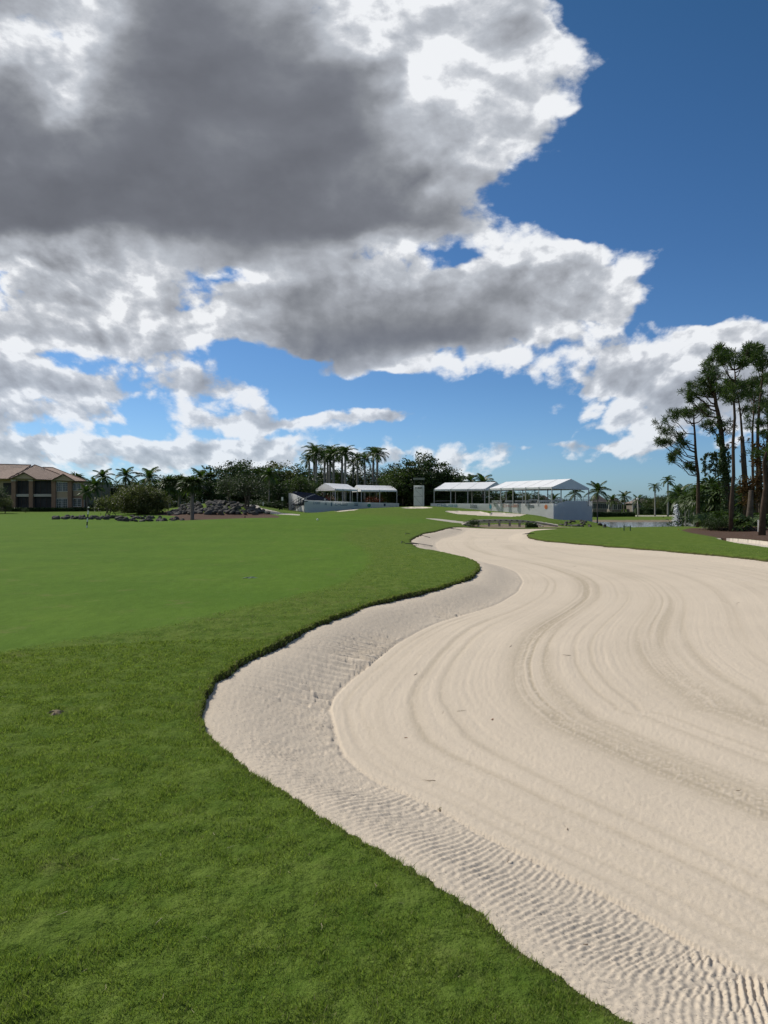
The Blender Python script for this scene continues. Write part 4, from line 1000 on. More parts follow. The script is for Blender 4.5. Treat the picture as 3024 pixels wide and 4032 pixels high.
# rusty cypress, shaggy palms and hanging dead fronds
def leaf_mass(name, blobs, mat, size, label, cat, seed, stems, dens=1.0, flat=0.0, asp=.6, trunk_mat='bark'):
    """foliage that follows hand placed blobs (c6 px, radius px, distance) on its own stems"""
    rg = np.random.default_rng(seed); st0 = stems[0]; foot = c6(st0[0][0], st0[0][1], st0[-1] if not isinstance(st0[-1], tuple) else 60)
    foot.z = HZ(foot.x, foot.y); root = empty(name, foot, 0, label, cat); V = []
    for x, y, r, d in blobs:
        c = np.array(c6(x, y, d)); rr_ = r / 2.603 / FPX * d; n_ = int(150 * dens * rr_ ** 2 / size ** 2 * .12)
        q = rg.normal(size=(n_, 3)); q /= np.linalg.norm(q, axis=1)[:, None]; q *= (rg.random(n_) ** .5)[:, None] * rr_ * (.7 + .5 * rg.random(n_))[:, None]
        V.append(leaf_quads(c + q * np.array([1, .8, 1]), size, flat, asp, rg))
    V = np.concatenate(V) - np.array(foot); b = MB()
    for s in stems:
        d = s[-1]; P_ = [c6(x, y, d) - foot for x, y, _ in s[:-1]]; P_[0].z = min(P_[0].z, -.2)
        b.tube(P_, [r for _, _, r in s[:-1]], 9)
    b.build('trunk', M[trunk_mat], root, True)
    mesh_np('crown', V, np.arange(len(V)).reshape(-1, 4), M[mat], root); return root
leaf_mass('cypress_tree', [(1110, 1560, 70, 66), (1090, 1640, 60, 66), (1160, 1620, 85, 66), (1230, 1560, 80, 66), (1140, 1750, 75, 66), (1220, 1700, 90, 66), (1290, 1640, 80, 66), (1180, 1820, 50, 66), (1260, 1250, 60, 66), (1320, 1200, 70, 66), (1240, 1340, 70, 66), (1300, 1400, 80, 66), (1280, 1500, 70, 66), (1340, 1500, 70, 66), (1220, 1180, 40, 66)],
          'brown_leaf', .20, 'rusty brown cypress among the pines at the right', 'tree', 201, [((1290, 2060, .22), (1290, 1800, .2), (1285, 1500, .14), (1280, 1230, .05), 66), ((1215, 2000, .1), (1200, 1700, .08), (1170, 1560, .04), 66)], 1.0)
leaf_mass('shaggy_palm', [(1175, 1850, 28, 58), (1170, 1890, 24, 58)], 'dead', .35, 'thick shaggy palm trunk standing in the mulch left of the nearest pine', 'palm', 202, [((1158, 2065, .34), (1165, 2000, .24), (1172, 1940, .27), (1182, 1840, .24), (1190, 1640, .16), 58)], .9, 0, .25, 'bark')
leaf_mass('dead_palm_skirt', [(1000, 1185, 42, 57), (970, 1200, 30, 57), (1030, 1210, 26, 57)], 'dead', .45, 'tuft of hanging dead fronds round the straight pine', 'palm', 203, [((1012, 1500, .05), (1012, 1350, .05), (1005, 1190, .06), 57.4)], 1.2, 0, .18)
leaf_mass('moss_hung_palm', [(1075, 1110, 36, 71), (1100, 1150, 42, 71), (1110, 1250, 40, 71), (1100, 1340, 36, 71), (1118, 1400, 30, 71), (1165, 1120, 34, 71), (1190, 1170, 26, 71)], 'dead', .45, 'shaggy palm trunk with long hanging brown fronds', 'palm', 204, [((1128, 1900, .2), (1125, 1600, .2), (1110, 1350, .2), (1100, 1090, .18), 71)], 1.1, 0, .18)
def chain(pts, step, r, d, seed):
    """many small leafy blobs strung along a line"""
    rg = np.random.default_rng(seed); out = []
    for (x0, y0), (x1, y1) in zip(pts[:-1], pts[1:]):
        n_ = max(1, int(math.hypot(x1 - x0, y1 - y0) / step))
        for k in range(n_):
            t = k / n_; out.append((x0 + (x1 - x0) * t + rg.normal() * r * .55, y0 + (y1 - y0) * t + rg.normal() * 5, r * (.5 + .8 * rg.random()), d + rg.normal() * .15))
    return out
leaf_mass('climbing_vine', chain([(722, 1272), (716, 1350), (712, 1420), (716, 1500)], 9, 22, 71, 1) + chain([(775, 1275), (790, 1340), (768, 1400), (775, 1480)], 11, 22, 71, 2) + chain([(725, 1278), (790, 1270), (850, 1262)], 9, 14, 70.8, 3) + chain([(835, 1270), (828, 1340), (838, 1480)], 11, 24, 70.5, 4)
          + chain([(860, 1090), (880, 1160), (905, 1240), (925, 1330), (940, 1450), (950, 1560)], 8, 30, 69.5, 5) + chain([(880, 1240), (890, 1400), (905, 1560), (915, 1700), (910, 1860)], 9, 26, 69.4, 6) + chain([(950, 1180), (965, 1300), (968, 1420)], 12, 20, 69.6, 7),
          'vine', .16, 'leafy creeper smothering the thick pine and hanging beside it', 'vine', 205, [((945, 1960, .06), (935, 1700, .06), (905, 1350, .05), (885, 1130, .03), 69.6), ((905, 1330, .04), (830, 1265, .04), (720, 1275, .03), 70.6)], 1.0)

# ------------------------------------------------------------------ tournament stands, tents, tower
def vinyl(name, col, trans=0.0, seam=1.9):
    """stretched white sheeting: faint creases and panel seams"""
    m, n = newmat(name); g = n.n('ShaderNodeTexCoord').outputs['Object']
    f = n.noise(g, .7, 5, .6); c = n.mix(n.mr(f, .3, .7), [x * .93 for x in col], col)
    st = n.noise(n.vm('MULTIPLY', g, (5, 5, .4)), 1.2, 3, .6); c = n.mix(n.mr(st, .5, .75, 0, .22), c, [x * .78 for x in col])
    bp = n.n('ShaderNodeBump'); bp.inputs['Strength'].default_value = .35; bp.inputs['Distance'].default_value = .06
    n.lk(n.noise(g, 1.1, 4, .5, .4), bp.inputs['Height'])
    b = pbsdf(n, c, .5, .4, 0, bp.outputs[0])
    if trans:
        t = n.n('ShaderNodeBsdfTranslucent'); n.put(col, t.inputs[0]); x = n.n('ShaderNodeMixShader'); x.inputs[0].default_value = trans
        n.lk(b.outputs[0], x.inputs[1]); n.lk(t.outputs[0], x.inputs[2]); finish(n, x.outputs[0])
    else: finish(n, b.outputs[0])
    return m
M['tent'] = vinyl('tent_fabric', (.88, .88, .88), .10); M['fascia'] = vinyl('fascia_vinyl', (.86, .86, .85), .40)
M['alu'] = simple('aluminium', (.42, .42, .41), .45, .1, 2, 0, 1, .5, .3)
M['deck'] = simple('deck_dark', (.020, .026, .042), .7, .4, 1.5)
M['seat_navy'] = simple('seat_navy', (.018, .026, .055), .5, .3, 2)
M['rail'] = simple('rail_black', (.015, .015, .017), .5, .2)
M['whitepaint'] = simple('white_paint', (.72, .72, .70), .5, .08, 2)
def ink(name, col): M[name] = simple(name, col, .5, .06, 4)
ink('ink_teal', (.075, .24, .29)); ink('ink_blue', (.035, .12, .22)); ink('ink_pale', (.24, .31, .40)); ink('ink_orange', (.62, .20, .07)); ink('ink_brick', (.50, .17, .09))
ink('ink_navy', (.02, .03, .09)); ink('ink_green', (.02, .22, .14)); ink('ink_dark', (.02, .06, .08)); ink('ink_black', (.012, .012, .014)); ink('ink_sky', (.10, .38, .50))

def quad_on(A, B, fx0, fy0, fx1, fy1, off=.075):
    """the rectangle the photograph shows, lying on the upright wall A-B"""
    def hitp(fx, fy):
        k = (fx - CXP) / FPX; dx, dy = B.x - A.x, B.y - A.y; t = (k * A.y - A.x) / (dx - k * dy)
        return W(fx, fy, A.y + dy * t)
    o_ = hitp(fx0, fy1); u_ = hitp(fx1, fy1) - o_; u_.z = 0; zt = hitp(fx0, fy0).z - o_.z
    t = Vector((B.x - A.x, B.y - A.y, 0)).normalized(); nrm = Vector((-t.y, t.x, 0))
    if nrm.dot(Vector((0, 0, 0)) - A) < 0: nrm = -nrm
    return o_ + nrm * off, u_, Vector((0, 0, zt)), nrm
STR = {'C': [(1, 1, 0, 1), (0, 1, 0, 0), (0, 0, 1, 0)], 'H': [(0, 1, 0, 0), (1, 1, 1, 0), (0, .5, 1, .5)], 'U': [(0, 1, 0, 0), (0, 0, 1, 0), (1, 0, 1, 1)],
       'B': [(0, 1, 1, 1), (0, 0, 1, 0), (0, .5, 1, .5), (0, 0, 0, 1), (1, 0, 1, 1)]}
def block_word(name, word, Q, mat, parent, gap=.38, w=.15):
    """square drawn capitals as thin raised strokes"""
    o_, u_, v_, nr = Q; n = len(word); cw = 1 / (n + (n - 1) * gap); b = MB()
    H = v_.length; U = u_.length; th = w * H / 2
    for i, ch in enumerate(word):
        x0 = i * cw * (1 + gap)
        for a, c, e_, f_ in STR[ch]:
            xa, xb = sorted((a, e_)); ya, yb = sorted((c, f_))
            X0 = (x0 + xa * cw) * U - (th if xa == xb else -th * (0 if ch in 'CHUB' else 1)) ; X1 = (x0 + xb * cw) * U + th
            Y0 = ya * (H - 2 * th) + th - th; Y1 = yb * (H - 2 * th) + th + th
            if xa == xb: X0 = (x0 + xa * cw) * U - th
            P_ = [o_ + u_.normalized() * X + v_.normalized() * Y for X, Y in ((X0, Y0), (X1, Y0), (X1, Y1), (X0, Y1))]
            b.plate(P_ if (P_[1] - P_[0]).cross(P_[2] - P_[0]).dot(nr) > 0 else P_[::-1], .012 + .002 * (STR[ch].index((a, c, e_, f_)) % 3))
    return b.build(name, mat, parent)
def font_word(name, text, Q, mat, parent, shear=0.0, bold=.0):
    cu = bpy.data.curves.new('txt', 'FONT'); cu.body = text; cu.shear = shear; cu.offset = bold; cu.resolution_u = 2
    to = bpy.data.objects.new('txt', cu); COL.objects.link(to); dg = bpy.context.evaluated_depsgraph_get()
    me = bpy.data.meshes.new_from_object(to.evaluated_get(dg)); bpy.data.objects.remove(to); bpy.data.curves.remove(cu)
    P_ = np.array([v.co[:] for v in me.vertices]); lo = P_.min(0); hi = P_.max(0); o_, u_, v_, nr = Q
    for v in me.vertices:
        a = (v.co.x - lo[0]) / (hi[0] - lo[0]); c = (v.co.y - lo[1]) / (hi[1] - lo[1]); v.co = o_ + u_ * a + v_ * c
    b = bmesh.new(); b.from_mesh(me); r = bmesh.ops.extrude_face_region(b, geom=b.faces[:])
    bmesh.ops.translate(b, verts=[g for g in r['geom'] if isinstance(g, bmesh.types.BMVert)], vec=nr * .012); bmesh.ops.recalc_face_normals(b, faces=b.faces); b.to_mesh(me); b.free()
    me.materials.clear(); return link(name, me, mat, parent)
def disc(name, Q, mat, parent, inner=None):
    o_, u_, v_, nr = Q; b = MB(); P_ = [o_ + u_ * (.5 + .5 * math.cos(a)) + v_ * (.5 + .5 * math.sin(a)) for a in np.arange(28) / 28 * 2 * math.pi]
    if (P_[1] - P_[0]).cross(P_[2] - P_[0]).dot(nr) < 0: P_ = P_[::-1]
    b.plate(P_, .012); r = b.build(name, mat, parent)
    if inner is not None:
        b = MB()
        for k in range(3):
            x0, x1 = .25, .75 - .1 * (k % 2); y0 = .34 + .15 * k
            b.plate([o_ + nr * .014 + u_ * x + v_ * y for x, y in ((x0, y0), (x1, y0), (x1, y0 + .07), (x0, y0 + .07))], .006)
        b.build('emblem', inner, r)
    return r
def rect(name, Q, mat, parent):
    o_, u_, v_, nr = Q; P_ = [o_, o_ + u_, o_ + u_ + v_, o_ + v_]
    if (P_[1] - P_[0]).cross(P_[2] - P_[0]).dot(nr) < 0: P_ = P_[::-1]
    return MB().plate(P_, .012).build(name, mat, parent)
def bank_mark(A, B, x0, y0, x1, y1, mat, parent):
    """small emblem with two lines of lettering"""
    xm = x0 + (x1 - x0) * .20; ym = (y0 + y1) / 2
    font_word('lettering', 'Charles', quad_on(A, B, xm, y0, x1, ym - .6), mat, parent, .3, .02)
    font_word('lettering', 'SCHWAB', quad_on(A, B, xm, ym + .8, x1, y1 - .6), mat, parent, 0, .03)
    o_, u_, v_, nr = quad_on(A, B, x0, y0, xm - 1.2, y1); b = MB()
    for poly in ([(.35, .25), (.65, .25), (.65, .85), (.35, .85)], [(0, 0), (1, 0), (.72, .24), (.28, .24)], [(.1, .86), (.9, .86), (.9, 1), (.1, 1)]):
        b.plate([o_ + u_ * a + v_ * c for a, c in poly], .012)
    b.build('emblem', mat, parent)

def tent(Fl, Fr, Pl, Pr, floor, nb, label, deck_front=None, back=None, val=.30):
    """clear span tent: roof panels per bay, gables, valance, posts front and back, rafters"""
    root = empty('event_tent', (Fl.x, Fl.y, floor), 0, label, 'tent'); O = Vector(root.location)
    Bl = Vector((2 * Pl.x - Fl.x, 2 * Pl.y - Fl.y, Fl.z)); Br = Vector((2 * Pr.x - Fr.x, 2 * Pr.y - Fr.y, Fr.z))
    if back is not None: Br = back
    Lp = lambda a, c, t: a.lerp(c, t) - O
    for side, (a, c) in enumerate(((Fl, Fr), (Bl, Br))):
        for k in range(nb):
            t0, t1 = k / nb + .004, (k + 1) / nb - .004; P_ = [Lp(a, c, t0), Lp(a, c, t1), Lp(Pl, Pr, t1), Lp(Pl, Pr, t0)]
            mid = [P_[0].lerp(P_[3], .5) - Vector((0, 0, .05)), P_[1].lerp(P_[2], .5) - Vector((0, 0, .05))]
            b = MB(); b.plate([P_[0], P_[1], mid[1], mid[0]] if side == 0 else [P_[1], P_[0], mid[0], mid[1]], .02)
            b.plate([mid[0], mid[1], P_[2], P_[3]] if side == 0 else [mid[1], mid[0], P_[3], P_[2]], .02)
            b.build('roof_panel', M['tent'], root)
        b = MB(); b.slab(a - O, c - O, .015, (a.z - O.z - val, c.z - O.z - val), (a.z - O.z, c.z - O.z)); b.build('valance', M['tent'], root)
    for (a, p, c) in ((Fl, Pl, Bl), (Fr, Pr, Br)):
        b = MB(); b.plate([a - O, c - O, p - O], .03); b.build('gable', M['tent'], root)
        b = MB(); b.slab(a - O, c - O, .02, (a.z - O.z - val, c.z - O.z - val), (a.z - O.z - .01, c.z - O.z - .01)); b.build('valance', M['tent'], root)
    for a, c in ((Fl, Fr), (Bl, Br)):
        for k in range(nb + 1):
            p = Lp(a, c, min(max(k / nb, .006), .994)); b = MB(); b.box(p.x - .07, p.x + .07, p.y - .09, p.y + .09, -.1, p.z + .03); b.build('post', M['alu'], root)
    b = MB()
    for k in range(nb + 1):
        t = min(max(k / nb, .004), .996); p0, p1, p2 = Lp(Fl, Fr, t), Lp(Pl, Pr, t), Lp(Bl, Br, t); dz = Vector((0, 0, -.12))
        b.tube([p0 + dz, p1 + dz], .05, 5); b.tube([p1 + dz, p2 + dz], .05, 5)
    b.build('rafters', M['alu'], root); return root

def fascia(root, pts, low, name='fascia'):
    """white printed wall following ground points with their own top heights"""
    for (a, c) in zip(pts[:-1], pts[1:]):
        b = MB(); b.slab(a - root.location, c - root.location, .05, low - root.location.z, (a.z - root.location.z, c.z - root.location.z)); b.build(name, M['fascia'], root)

# right stand -----------------------------------------------------------------------------
rA, rB, rC, rD = W(1696, 1982, 141), W(1936.5, 1983, 130.5), W(2180, 1982.5, 118.5), W(2331.6, 1972.7, 126.5)
rs = empty('grandstand', (rB.x, rB.y, 0), 0, 'long white walled stand on the right below the big gabled tent', 'grandstand'); O = Vector(rs.location)
fascia(rs, [rA, rB, rC], -1.6)
sw = [W(2180, 1983, 118.6), W(2197, 1983, 119.5), W(2197.2, 1979, 119.5), W(2213, 1979, 120.3), W(2213.2, 1976, 120.3), W(2224, 1976, 120.9), W(2224.2, 1972.7, 120.9), rD]
for a, c in ((sw[0], sw[1]), (sw[2], sw[3]), (sw[4], sw[5]), (sw[6], sw[7])):
    MB().slab(a - O, c - O, .05, -2.1, (a.z, c.z)).build('side_panel', M['fascia'], rs)
back = [rA + Vector((5, 9, 0)), rB + Vector((6, 9, 0)), rD + Vector((-.3, .2, 0))]
DECK = 1.36
pl = [rA + Vector((.1, .15, 0)), rB + Vector((.05, .15, 0)), rC + Vector((-.15, .15, 0)), rD + Vector((-.2, -.1, 0)), back[1] + Vector((8, 0, 0)), back[1], back[0]]
MB().plate([Vector((p.x, p.y, DECK)) - O for p in pl], .2, (0, 0, 1)).build('deck', M['deck'], rs)
MB().slab(W(1938, 1979, 130.8) - O, W(2178, 1979, 118.9) - O, .04, 1.3, (1.80, 1.80)).build('kick_board', M['deck'], rs)
b = MB(); e0, e1 = W(2222, 1955, 121.2), W(2330, 1955, 126.6)
for h_ in (2.85, 2.35, 2.2): b.tube([Vector((e0.x, e0.y, h_)) - O, Vector((e1.x, e1.y, h_)) - O], .025, 5)
for k in range(27):
    p = e0.lerp(e1, k / 26); r_ = .035 if k % 6 == 0 else .012; b.tube([Vector((p.x, p.y, 1.3)) - O, Vector((p.x, p.y, 2.87)) - O], r_, 5)
b.build('railing', M['rail'], rs)
b = MB()
for x0, y0, x1, y1, dd in ((2060, 1930.5, 2112, 1930.5, 125), (1715, 1973, 1772, 1972, 144)):
    b.tube([W(x0, y0, dd) - O, W(x1, y1, dd) - O], .05, 5)
b.build('cross_bar', M['alu'], rs)
block_word('lettering', 'CHUBB', quad_on(rA - O + O, rB, 1722.5, 1985.2, 1800, 1995.2), M['ink_teal'], None).parent = rs
for c in rs.children: pass
bank_mark(rA, rB, 1852.5, 1986, 1879.5, 1999.5, M['ink_dark'], rs)
disc('round_mark', quad_on(rA, rB, 1927.5, 1985.5, 1936.2, 2004), M['ink_sky'], rs)
block_word('lettering', 'CHUBB', quad_on(rB, rC, 1981, 1986.6, 2042, 1996.6), M['ink_brick'], rs)
bank_mark(rB, rC, 2082, 1987, 2103.6, 1999.6, M['ink_dark'], rs)
disc('round_mark', quad_on(rB, rC, 2144.6, 1986.8, 2157, 2004.6), M['ink_orange'], rs, M['ink_brick'])
for c in rs.children:      # lettering was laid out in world space
    if c.name.split('.')[0] in ('lettering', 'emblem', 'round_mark'): c.location = -O
tent(W(1925.2, 1923.4, 130), W(2175, 1917, 119), W(1992.5, 1897, 133), W(2248.8, 1885.2, 122), DECK, 5, 'taller white gabled tent at the right with its grey end facing the pond', back=W(2319.6, 1922.3, 125))
tent(W(1708.2, 1926.7, 140.6), W(1910, 1924.5, 138), W(1751.6, 1900.6, 145), W(1953.4, 1897.4, 142), DECK, 3, 'flat looking white tent in the middle beside the camera tower')
# chairs on the deck
def chair():
    root = empty('folding_chair', (0, 0, 0), 0, 'white folding chair set in rows on the right stand', 'chair', 'white folding chairs on the right stand')
    b = MB(); b.box(-.22, .22, -.22, .2, .42, .46); b.build('seat', M['whitepaint'], root)
    b = MB(); b.box(-.22, .22, .19, .22, .62, .90); b.build('backrest', M['whitepaint'], root)
    b = MB()
    for s_ in (-1, 1): b.tube([(s_ * .21, .24, 0), (s_ * .21, .2, .9)], .014, 5); b.tube([(s_ * .21, -.24, 0), (s_ * .21, .16, .44)], .014, 5)
    b.build('frame', M['whitepaint'], root); return root
ch0 = None
rows_ = [(1938, 1968, 9, 129.9, 1.42), (1990, 2012, 4, 128.2, 1.40), (2029, 2052, 4, 127, 1.42), (2058, 2082, 4, 125.6, 1.42), (2084, 2108, 4, 125, 1.62), (2118, 2176, 9, 121.6, 1.40), (2186, 2206, 3, 121.2, 1.62)]
_cl = ['right behind the bend of the long white wall', 'in the small block left of the orange lettering', 'above the left end of the orange lettering', 'above the right end of the orange lettering', 'on the raised tier before the wide tent opening', 'in the long row beside the near tent corner post', 'on the raised tier right of the tent corner post']
for bi_, (x0, x1, n_, dd, z_) in enumerate(rows_):
    for row in range(2):
        for k in range(n_):
            p = W(x0 + (x1 - x0) * k / max(1, n_ - 1) + row * 1.5, 1985, dd + row * 1.0); loc = (p.x, p.y, DECK if z_ < 1.5 else DECK + .2)
            lb_ = 'white folding chair ' + _cl[bi_] + (', front row' if row == 0 else ', second row')
            if ch0 is None: ch0 = chair(); ch0['label'] = lb_; ch0.location = loc; ch0.rotation_euler.z = math.pi * 1.0 + .5
            else: copy_tree(ch0, loc, .3 + _rt.random() * .15 + math.pi, label=lb_)
# raised tier that carries the higher rows
for x0, x1, dd in ((2082, 2110, 125.5), (2184, 2208, 121.7)):
    a, c = W(x0, 1985, dd), W(x1, 1985, dd); MB().slab(a - O, c - O, 1.0, DECK + .004, DECK + .196).build('riser', M['deck'], rs)

# left stand ------------------------------------------------------------------------------
lA, lB, lC, lD = W(1198, 1968.6, 120), W(1301, 1973, 126), W(1420, 1977.6, 138), W(1570.6, 1981.4, 150)
ls = empty('grandstand', (lB.x, lB.y, 0), 0, 'white walled stand on the left with stairs and dark seats', 'grandstand'); O = Vector(ls.location)
fascia(ls, [lA, lB, lC, lD], -.9)
eL = W(1137, 1942, 131); e2 = W(1155, 1944, 129.5)
b = MB(); P_ = [W(1137.5, 1942, 131), W(1156, 1944.5, 129.4), W(1197.5, 1963, 121.2)]
b.slab(P_[0] - O, P_[1] - O, .05, -.5, (P_[0].z, P_[1].z)); b.slab(P_[1] - O, P_[2] - O, .05, -.5, (P_[1].z, P_[2].z)); b.build('side_panel', M['fascia'], ls)
MB().plate([Vector((p.x, p.y, 1.7)) - O for p in (lA + Vector((.1, .2, 0)), lB + Vector((0, .2, 0)), lC + Vector((0, .2, 0)), lD + Vector((-.1, .2, 0)), lD + Vector((1, 9, 0)), lC + Vector((1, 10, 0)), lB + Vector((1, 10, 0)), lA + Vector((-3, 9, 0)))], .25, (0, 0, 1)).build('deck', M['deck'], ls)
for k in range(7):      # seat tiers climbing to the back left
    t = k / 6; a = W(1199, 1967, 121).lerp(W(1153, 1942, 132), t); c = W(1300 , 1972.5, 127.2).lerp(W(1262, 1953, 138), t)
    b = MB(); b.slab(a - O, c - O, .42, 1.45 + .002 * k, (a.z - .05, c.z - .05)); b.build('tier', M['deck'], ls)
    n_ = 15
    for j in range(n_):
        p = a.lerp(c, (j + .5) / n_) - O; q_ = MB(); zt = p.z + .0 - .05
        q_.box(p.x - .2, p.x + .2, p.y - .2, p.y + .15, zt + .02, zt + .07); q_.box(p.x - .2, p.x + .2, p.y + .13, p.y + .17, zt + .02, zt + .40)
        if (k * 7 + j) % 1 == 0 and j < 12: q_.build('seat', M['seat_navy'] if (j * 3 + k * 5) % 11 else M['alu'], ls)
b = MB()
for k in range(9):      # stairs
    t = k / 8; p = W(1149, 2004, 120.5).lerp(W(1196, 1972, 119.6), t); q_ = p + Vector((.42, 1.3, 0)); b.slab(p - O, q_ - O, .17, p.z - .12, (p.z, p.z))
b.build('stairs', M['deck'], ls)
b = MB()
for off in ((0, -.05), (.4, 1.35)):
    s0 = W(1147, 2004, 120.5) + Vector((off[0], off[1], 0)); s1 = W(1197, 1972, 119.5) + Vector((off[0], off[1], 0))
    for h_ in (.55, 1.05): b.tube([s0 - O + Vector((0, 0, h_)), s1 - O + Vector((0, 0, h_))], .03, 5)
    for k in range(6):
        p = s0.lerp(s1, k / 5); b.tube([p - O, p - O + Vector((0, 0, 1.07))], .025, 5)
b.build('railing', M['rail'], ls)
block_word('lettering', 'CHUBB', quad_on(lA, lB, 1233, 1975.3, 1259, 1985.3), M['ink_pale'], ls)
bank_mark(lA, lB, 1276.5, 1978.6, 1285, 1989.4, M['ink_pale'], ls)
rect('upright_mark', quad_on(lB, lC, 1302.3, 1978.6, 1305.8, 1993), M['ink_blue'], ls)
block_word('lettering', 'CHUBB', quad_on(lB, lC, 1320, 1979.4, 1366, 1990.2), M['ink_blue'], ls)
bank_mark(lB, lC, 1393, 1981, 1407.5, 1992.5, M['ink_blue'], ls)
disc('round_mark', quad_on(lC, lD, 1445, 1982.8, 1459, 1997), M['ink_green'], ls, M['ink_teal'])
rect('shield_mark', quad_on(lC, lD, 1510, 1982.8, 1517, 1992.7), M['ink_navy'], ls)
font_word('lettering', 'CHAMPIONS', quad_on(lC, lD, 1503, 1994.6, 1526, 1996.6), M['ink_pale'], ls) if False else None
for c in ls.children:
    if c.name.split('.')[0] in ('lettering', 'emblem', 'round_mark', 'upright_mark', 'shield_mark'): c.location = -O
tent(W(1319.8, 1924.3, 134), W(1407.5, 1928, 141.5), W(1280, 1901.7, 137.5), W(1367.7, 1907, 145), 1.7, 3, 'leftmost white tent with its pale gable facing the stairs', back=None)
tent(W(1422, 1929, 142), W(1563.4, 1930.2, 152), W(1403.6, 1909.7, 146), W(1541.9, 1912.8, 156), 1.7, 2, 'second white tent from the left with two wide roof panels')

# camera tower ----------------------------------------------------------------------------
tp = W(1629, 1985, 142); gzt = HZ(tp.x + 1, tp.y + 1)
tw = empty('camera_tower', (tp.x, tp.y, gzt), math.radians(-4), 'square scaffold tower wrapped in white sheeting with a broadcaster sign', 'tower')
h_ = W(1629, 1911, 142).z - gzt; w_ = 1.98; hr = W(1629, 1890, 142).z - gzt; ht = W(1629, 1880, 142).z - gzt
for nm_, (x0, x1, y0, y1) in (('front_sheet', (0, w_, 0, .02)), ('side_sheet', (w_ - .02, w_, .03, w_)), ('side_sheet', (0, .02, .03, w_)), ('back_sheet', (.03, w_ - .03, w_ - .02, w_))):
    b = MB(); b.box(x0, x1, y0, y1, .02 if nm_ != 'front_sheet' else .0, h_ if nm_ != 'side_sheet' else h_ - .25); b.build(nm_, M['fascia'], tw)
b = MB()
for z_ in (.35, h_ * .5): b.tube([(.02, -.03, z_), (w_ - .25, -.03, z_)], .02, 5)
b.tube([(.1, -.03, h_ * .5), (w_ * .85, -.03, .3)], .018, 5); b.tube([(.2, -.03, h_ * .82), (w_ * .85, -.03, h_ * .5)], .018, 5); b.tube([(w_ - .3, -.03, .2), (w_ - .3, -.03, h_ * .9)], .016, 5); b.build('brace', simple('brace_grey', (.22, .22, .22), .6), tw)
for x in (.06, w_ - .06):
    for y in (.08, w_ - .08): b = MB(); b.tube([(x, y, 0), (x, y, hr + .1)], .022, 6); b.build('post', M['rail'], tw)
b = MB()
for k in range(12):      # corrugated canopy
    y0 = -.2 + (w_ + .4) * k / 12; z0 = hr + .28 + .02 * (k % 2); b.box(-.12, w_ + .1, y0, y0 + (w_ + .4) / 12 - .002, z0, z0 + .03)
b.box(-.12, w_ + .1, -.24, -.21, hr + .02, hr + .42); b.build('canopy', simple('canopy_grey', (.17, .18, .16), .6, .3), tw)
b = MB(); b.box(.05, w_ - .05, .1, w_ - .1, h_ - .35, h_ - .28); b.build('platform', M['deck'], tw)
Q = (Vector((w_ * .36, -.045, h_ - .66)), Vector((w_ * .48, 0, 0)), Vector((0, 0, .34)), Vector((0, -1, 0)))
font_word('lettering', 'GOLF', Q, M['ink_black'], tw, .35, .03)
b = MB()      # fan shaped emblem before the word
for k in range(5):
    a = math.radians(150 - 30 * k); c = Vector((w_ * .22, -.045, h_ - .58)); d_ = Vector((math.cos(a), 0, math.sin(a))); s_ = Vector((-d_.z, 0, d_.x))
    b.plate([c + d_ * .03, c + d_ * .17 - s_ * .04, c + d_ * .22, c + d_ * .17 + s_ * .04], .012)
b.build('emblem', M['ink_black'], tw)

# ------------------------------------------------------------------ apartment house at the left
def tilemat(name, c1, c2):
    m, n = newmat(name); g = n.n('ShaderNodeTexCoord').outputs['Object']; s = n.sep(g)
    row = n.m('FRACT', n.m('MULTIPLY', s[2], 5.5)); f = n.noise(g, 2.2, 5, .7); r = n.noise(n.vm('SNAP', g, (.3, .3, .18)), 9, 0)
    c = n.mix(n.mr(f, .3, .7), c1, c2); c = n.mix(n.mr(r, .35, .65, 0, .35), c, [x * .6 for x in c1[:3]]); 
    bp = n.n('ShaderNodeBump'); bp.inputs['Strength'].default_value = .9; bp.inputs['Distance'].default_value = .08
    n.lk(n.m('ADD', row, n.m('MULTIPLY', n.m('SINE', n.m('MULTIPLY', s[0], 20)), .35)), bp.inputs['Height'])
    finish(n, pbsdf(n, c, .8, .3, 0, bp.outputs[0]).outputs[0]); return m
M['tile'] = tilemat('roof_tile', (.27, .175, .13), (.36, .25, .19)); M['tile2'] = tilemat('villa_tile', (.17, .13, .11), (.25, .20, .175))
M['stucco'] = simple('stucco', (.38, .31, .225), .9, .08, 2, .2, 20, .2); M['taupe'] = simple('brown_stucco', (.235, .155, .11), .9, .1, 2, .2, 20, .2)
M['trim'] = simple('trim', (.40, .38, .33), .8, .06); M['eave'] = simple('eave_board', (.10, .065, .05), .8, .1)
M['screen'] = simple('porch_dark', (.022, .024, .028), .6, .5, .8, 0, 1, .3)  # porch screens; shade of the recess behind is put into this near-black
m, n = newmat('window_glass'); g = n.n('ShaderNodeTexCoord').outputs['Object']
finish(n, pbsdf(n, n.mix(n.mr(n.noise(g, 1.2, 3, .6), .4, .65), (.02, .025, .035, 1), (.05, .06, .07, 1)), .08, .6).outputs[0]); M['glass'] = m
M['winwhite'] = simple('window_frame', (.55, .55, .53), .5, .05)
D0 = 135.0
def C1(x, y, d=D0): return W(x / 3.318, 1780 + y / 3.318, d)
gb = C1(620, 775).z - .6; ap = empty('apartment_house', (C1(620, 770).x, D0, gb), 0, 'two storey tan apartment house with brown columns and a tiled hip roof at the left', 'house'); O = Vector(ap.location)
sc1 = D0 / FPX / 3.318      # metres per pixel of the close view
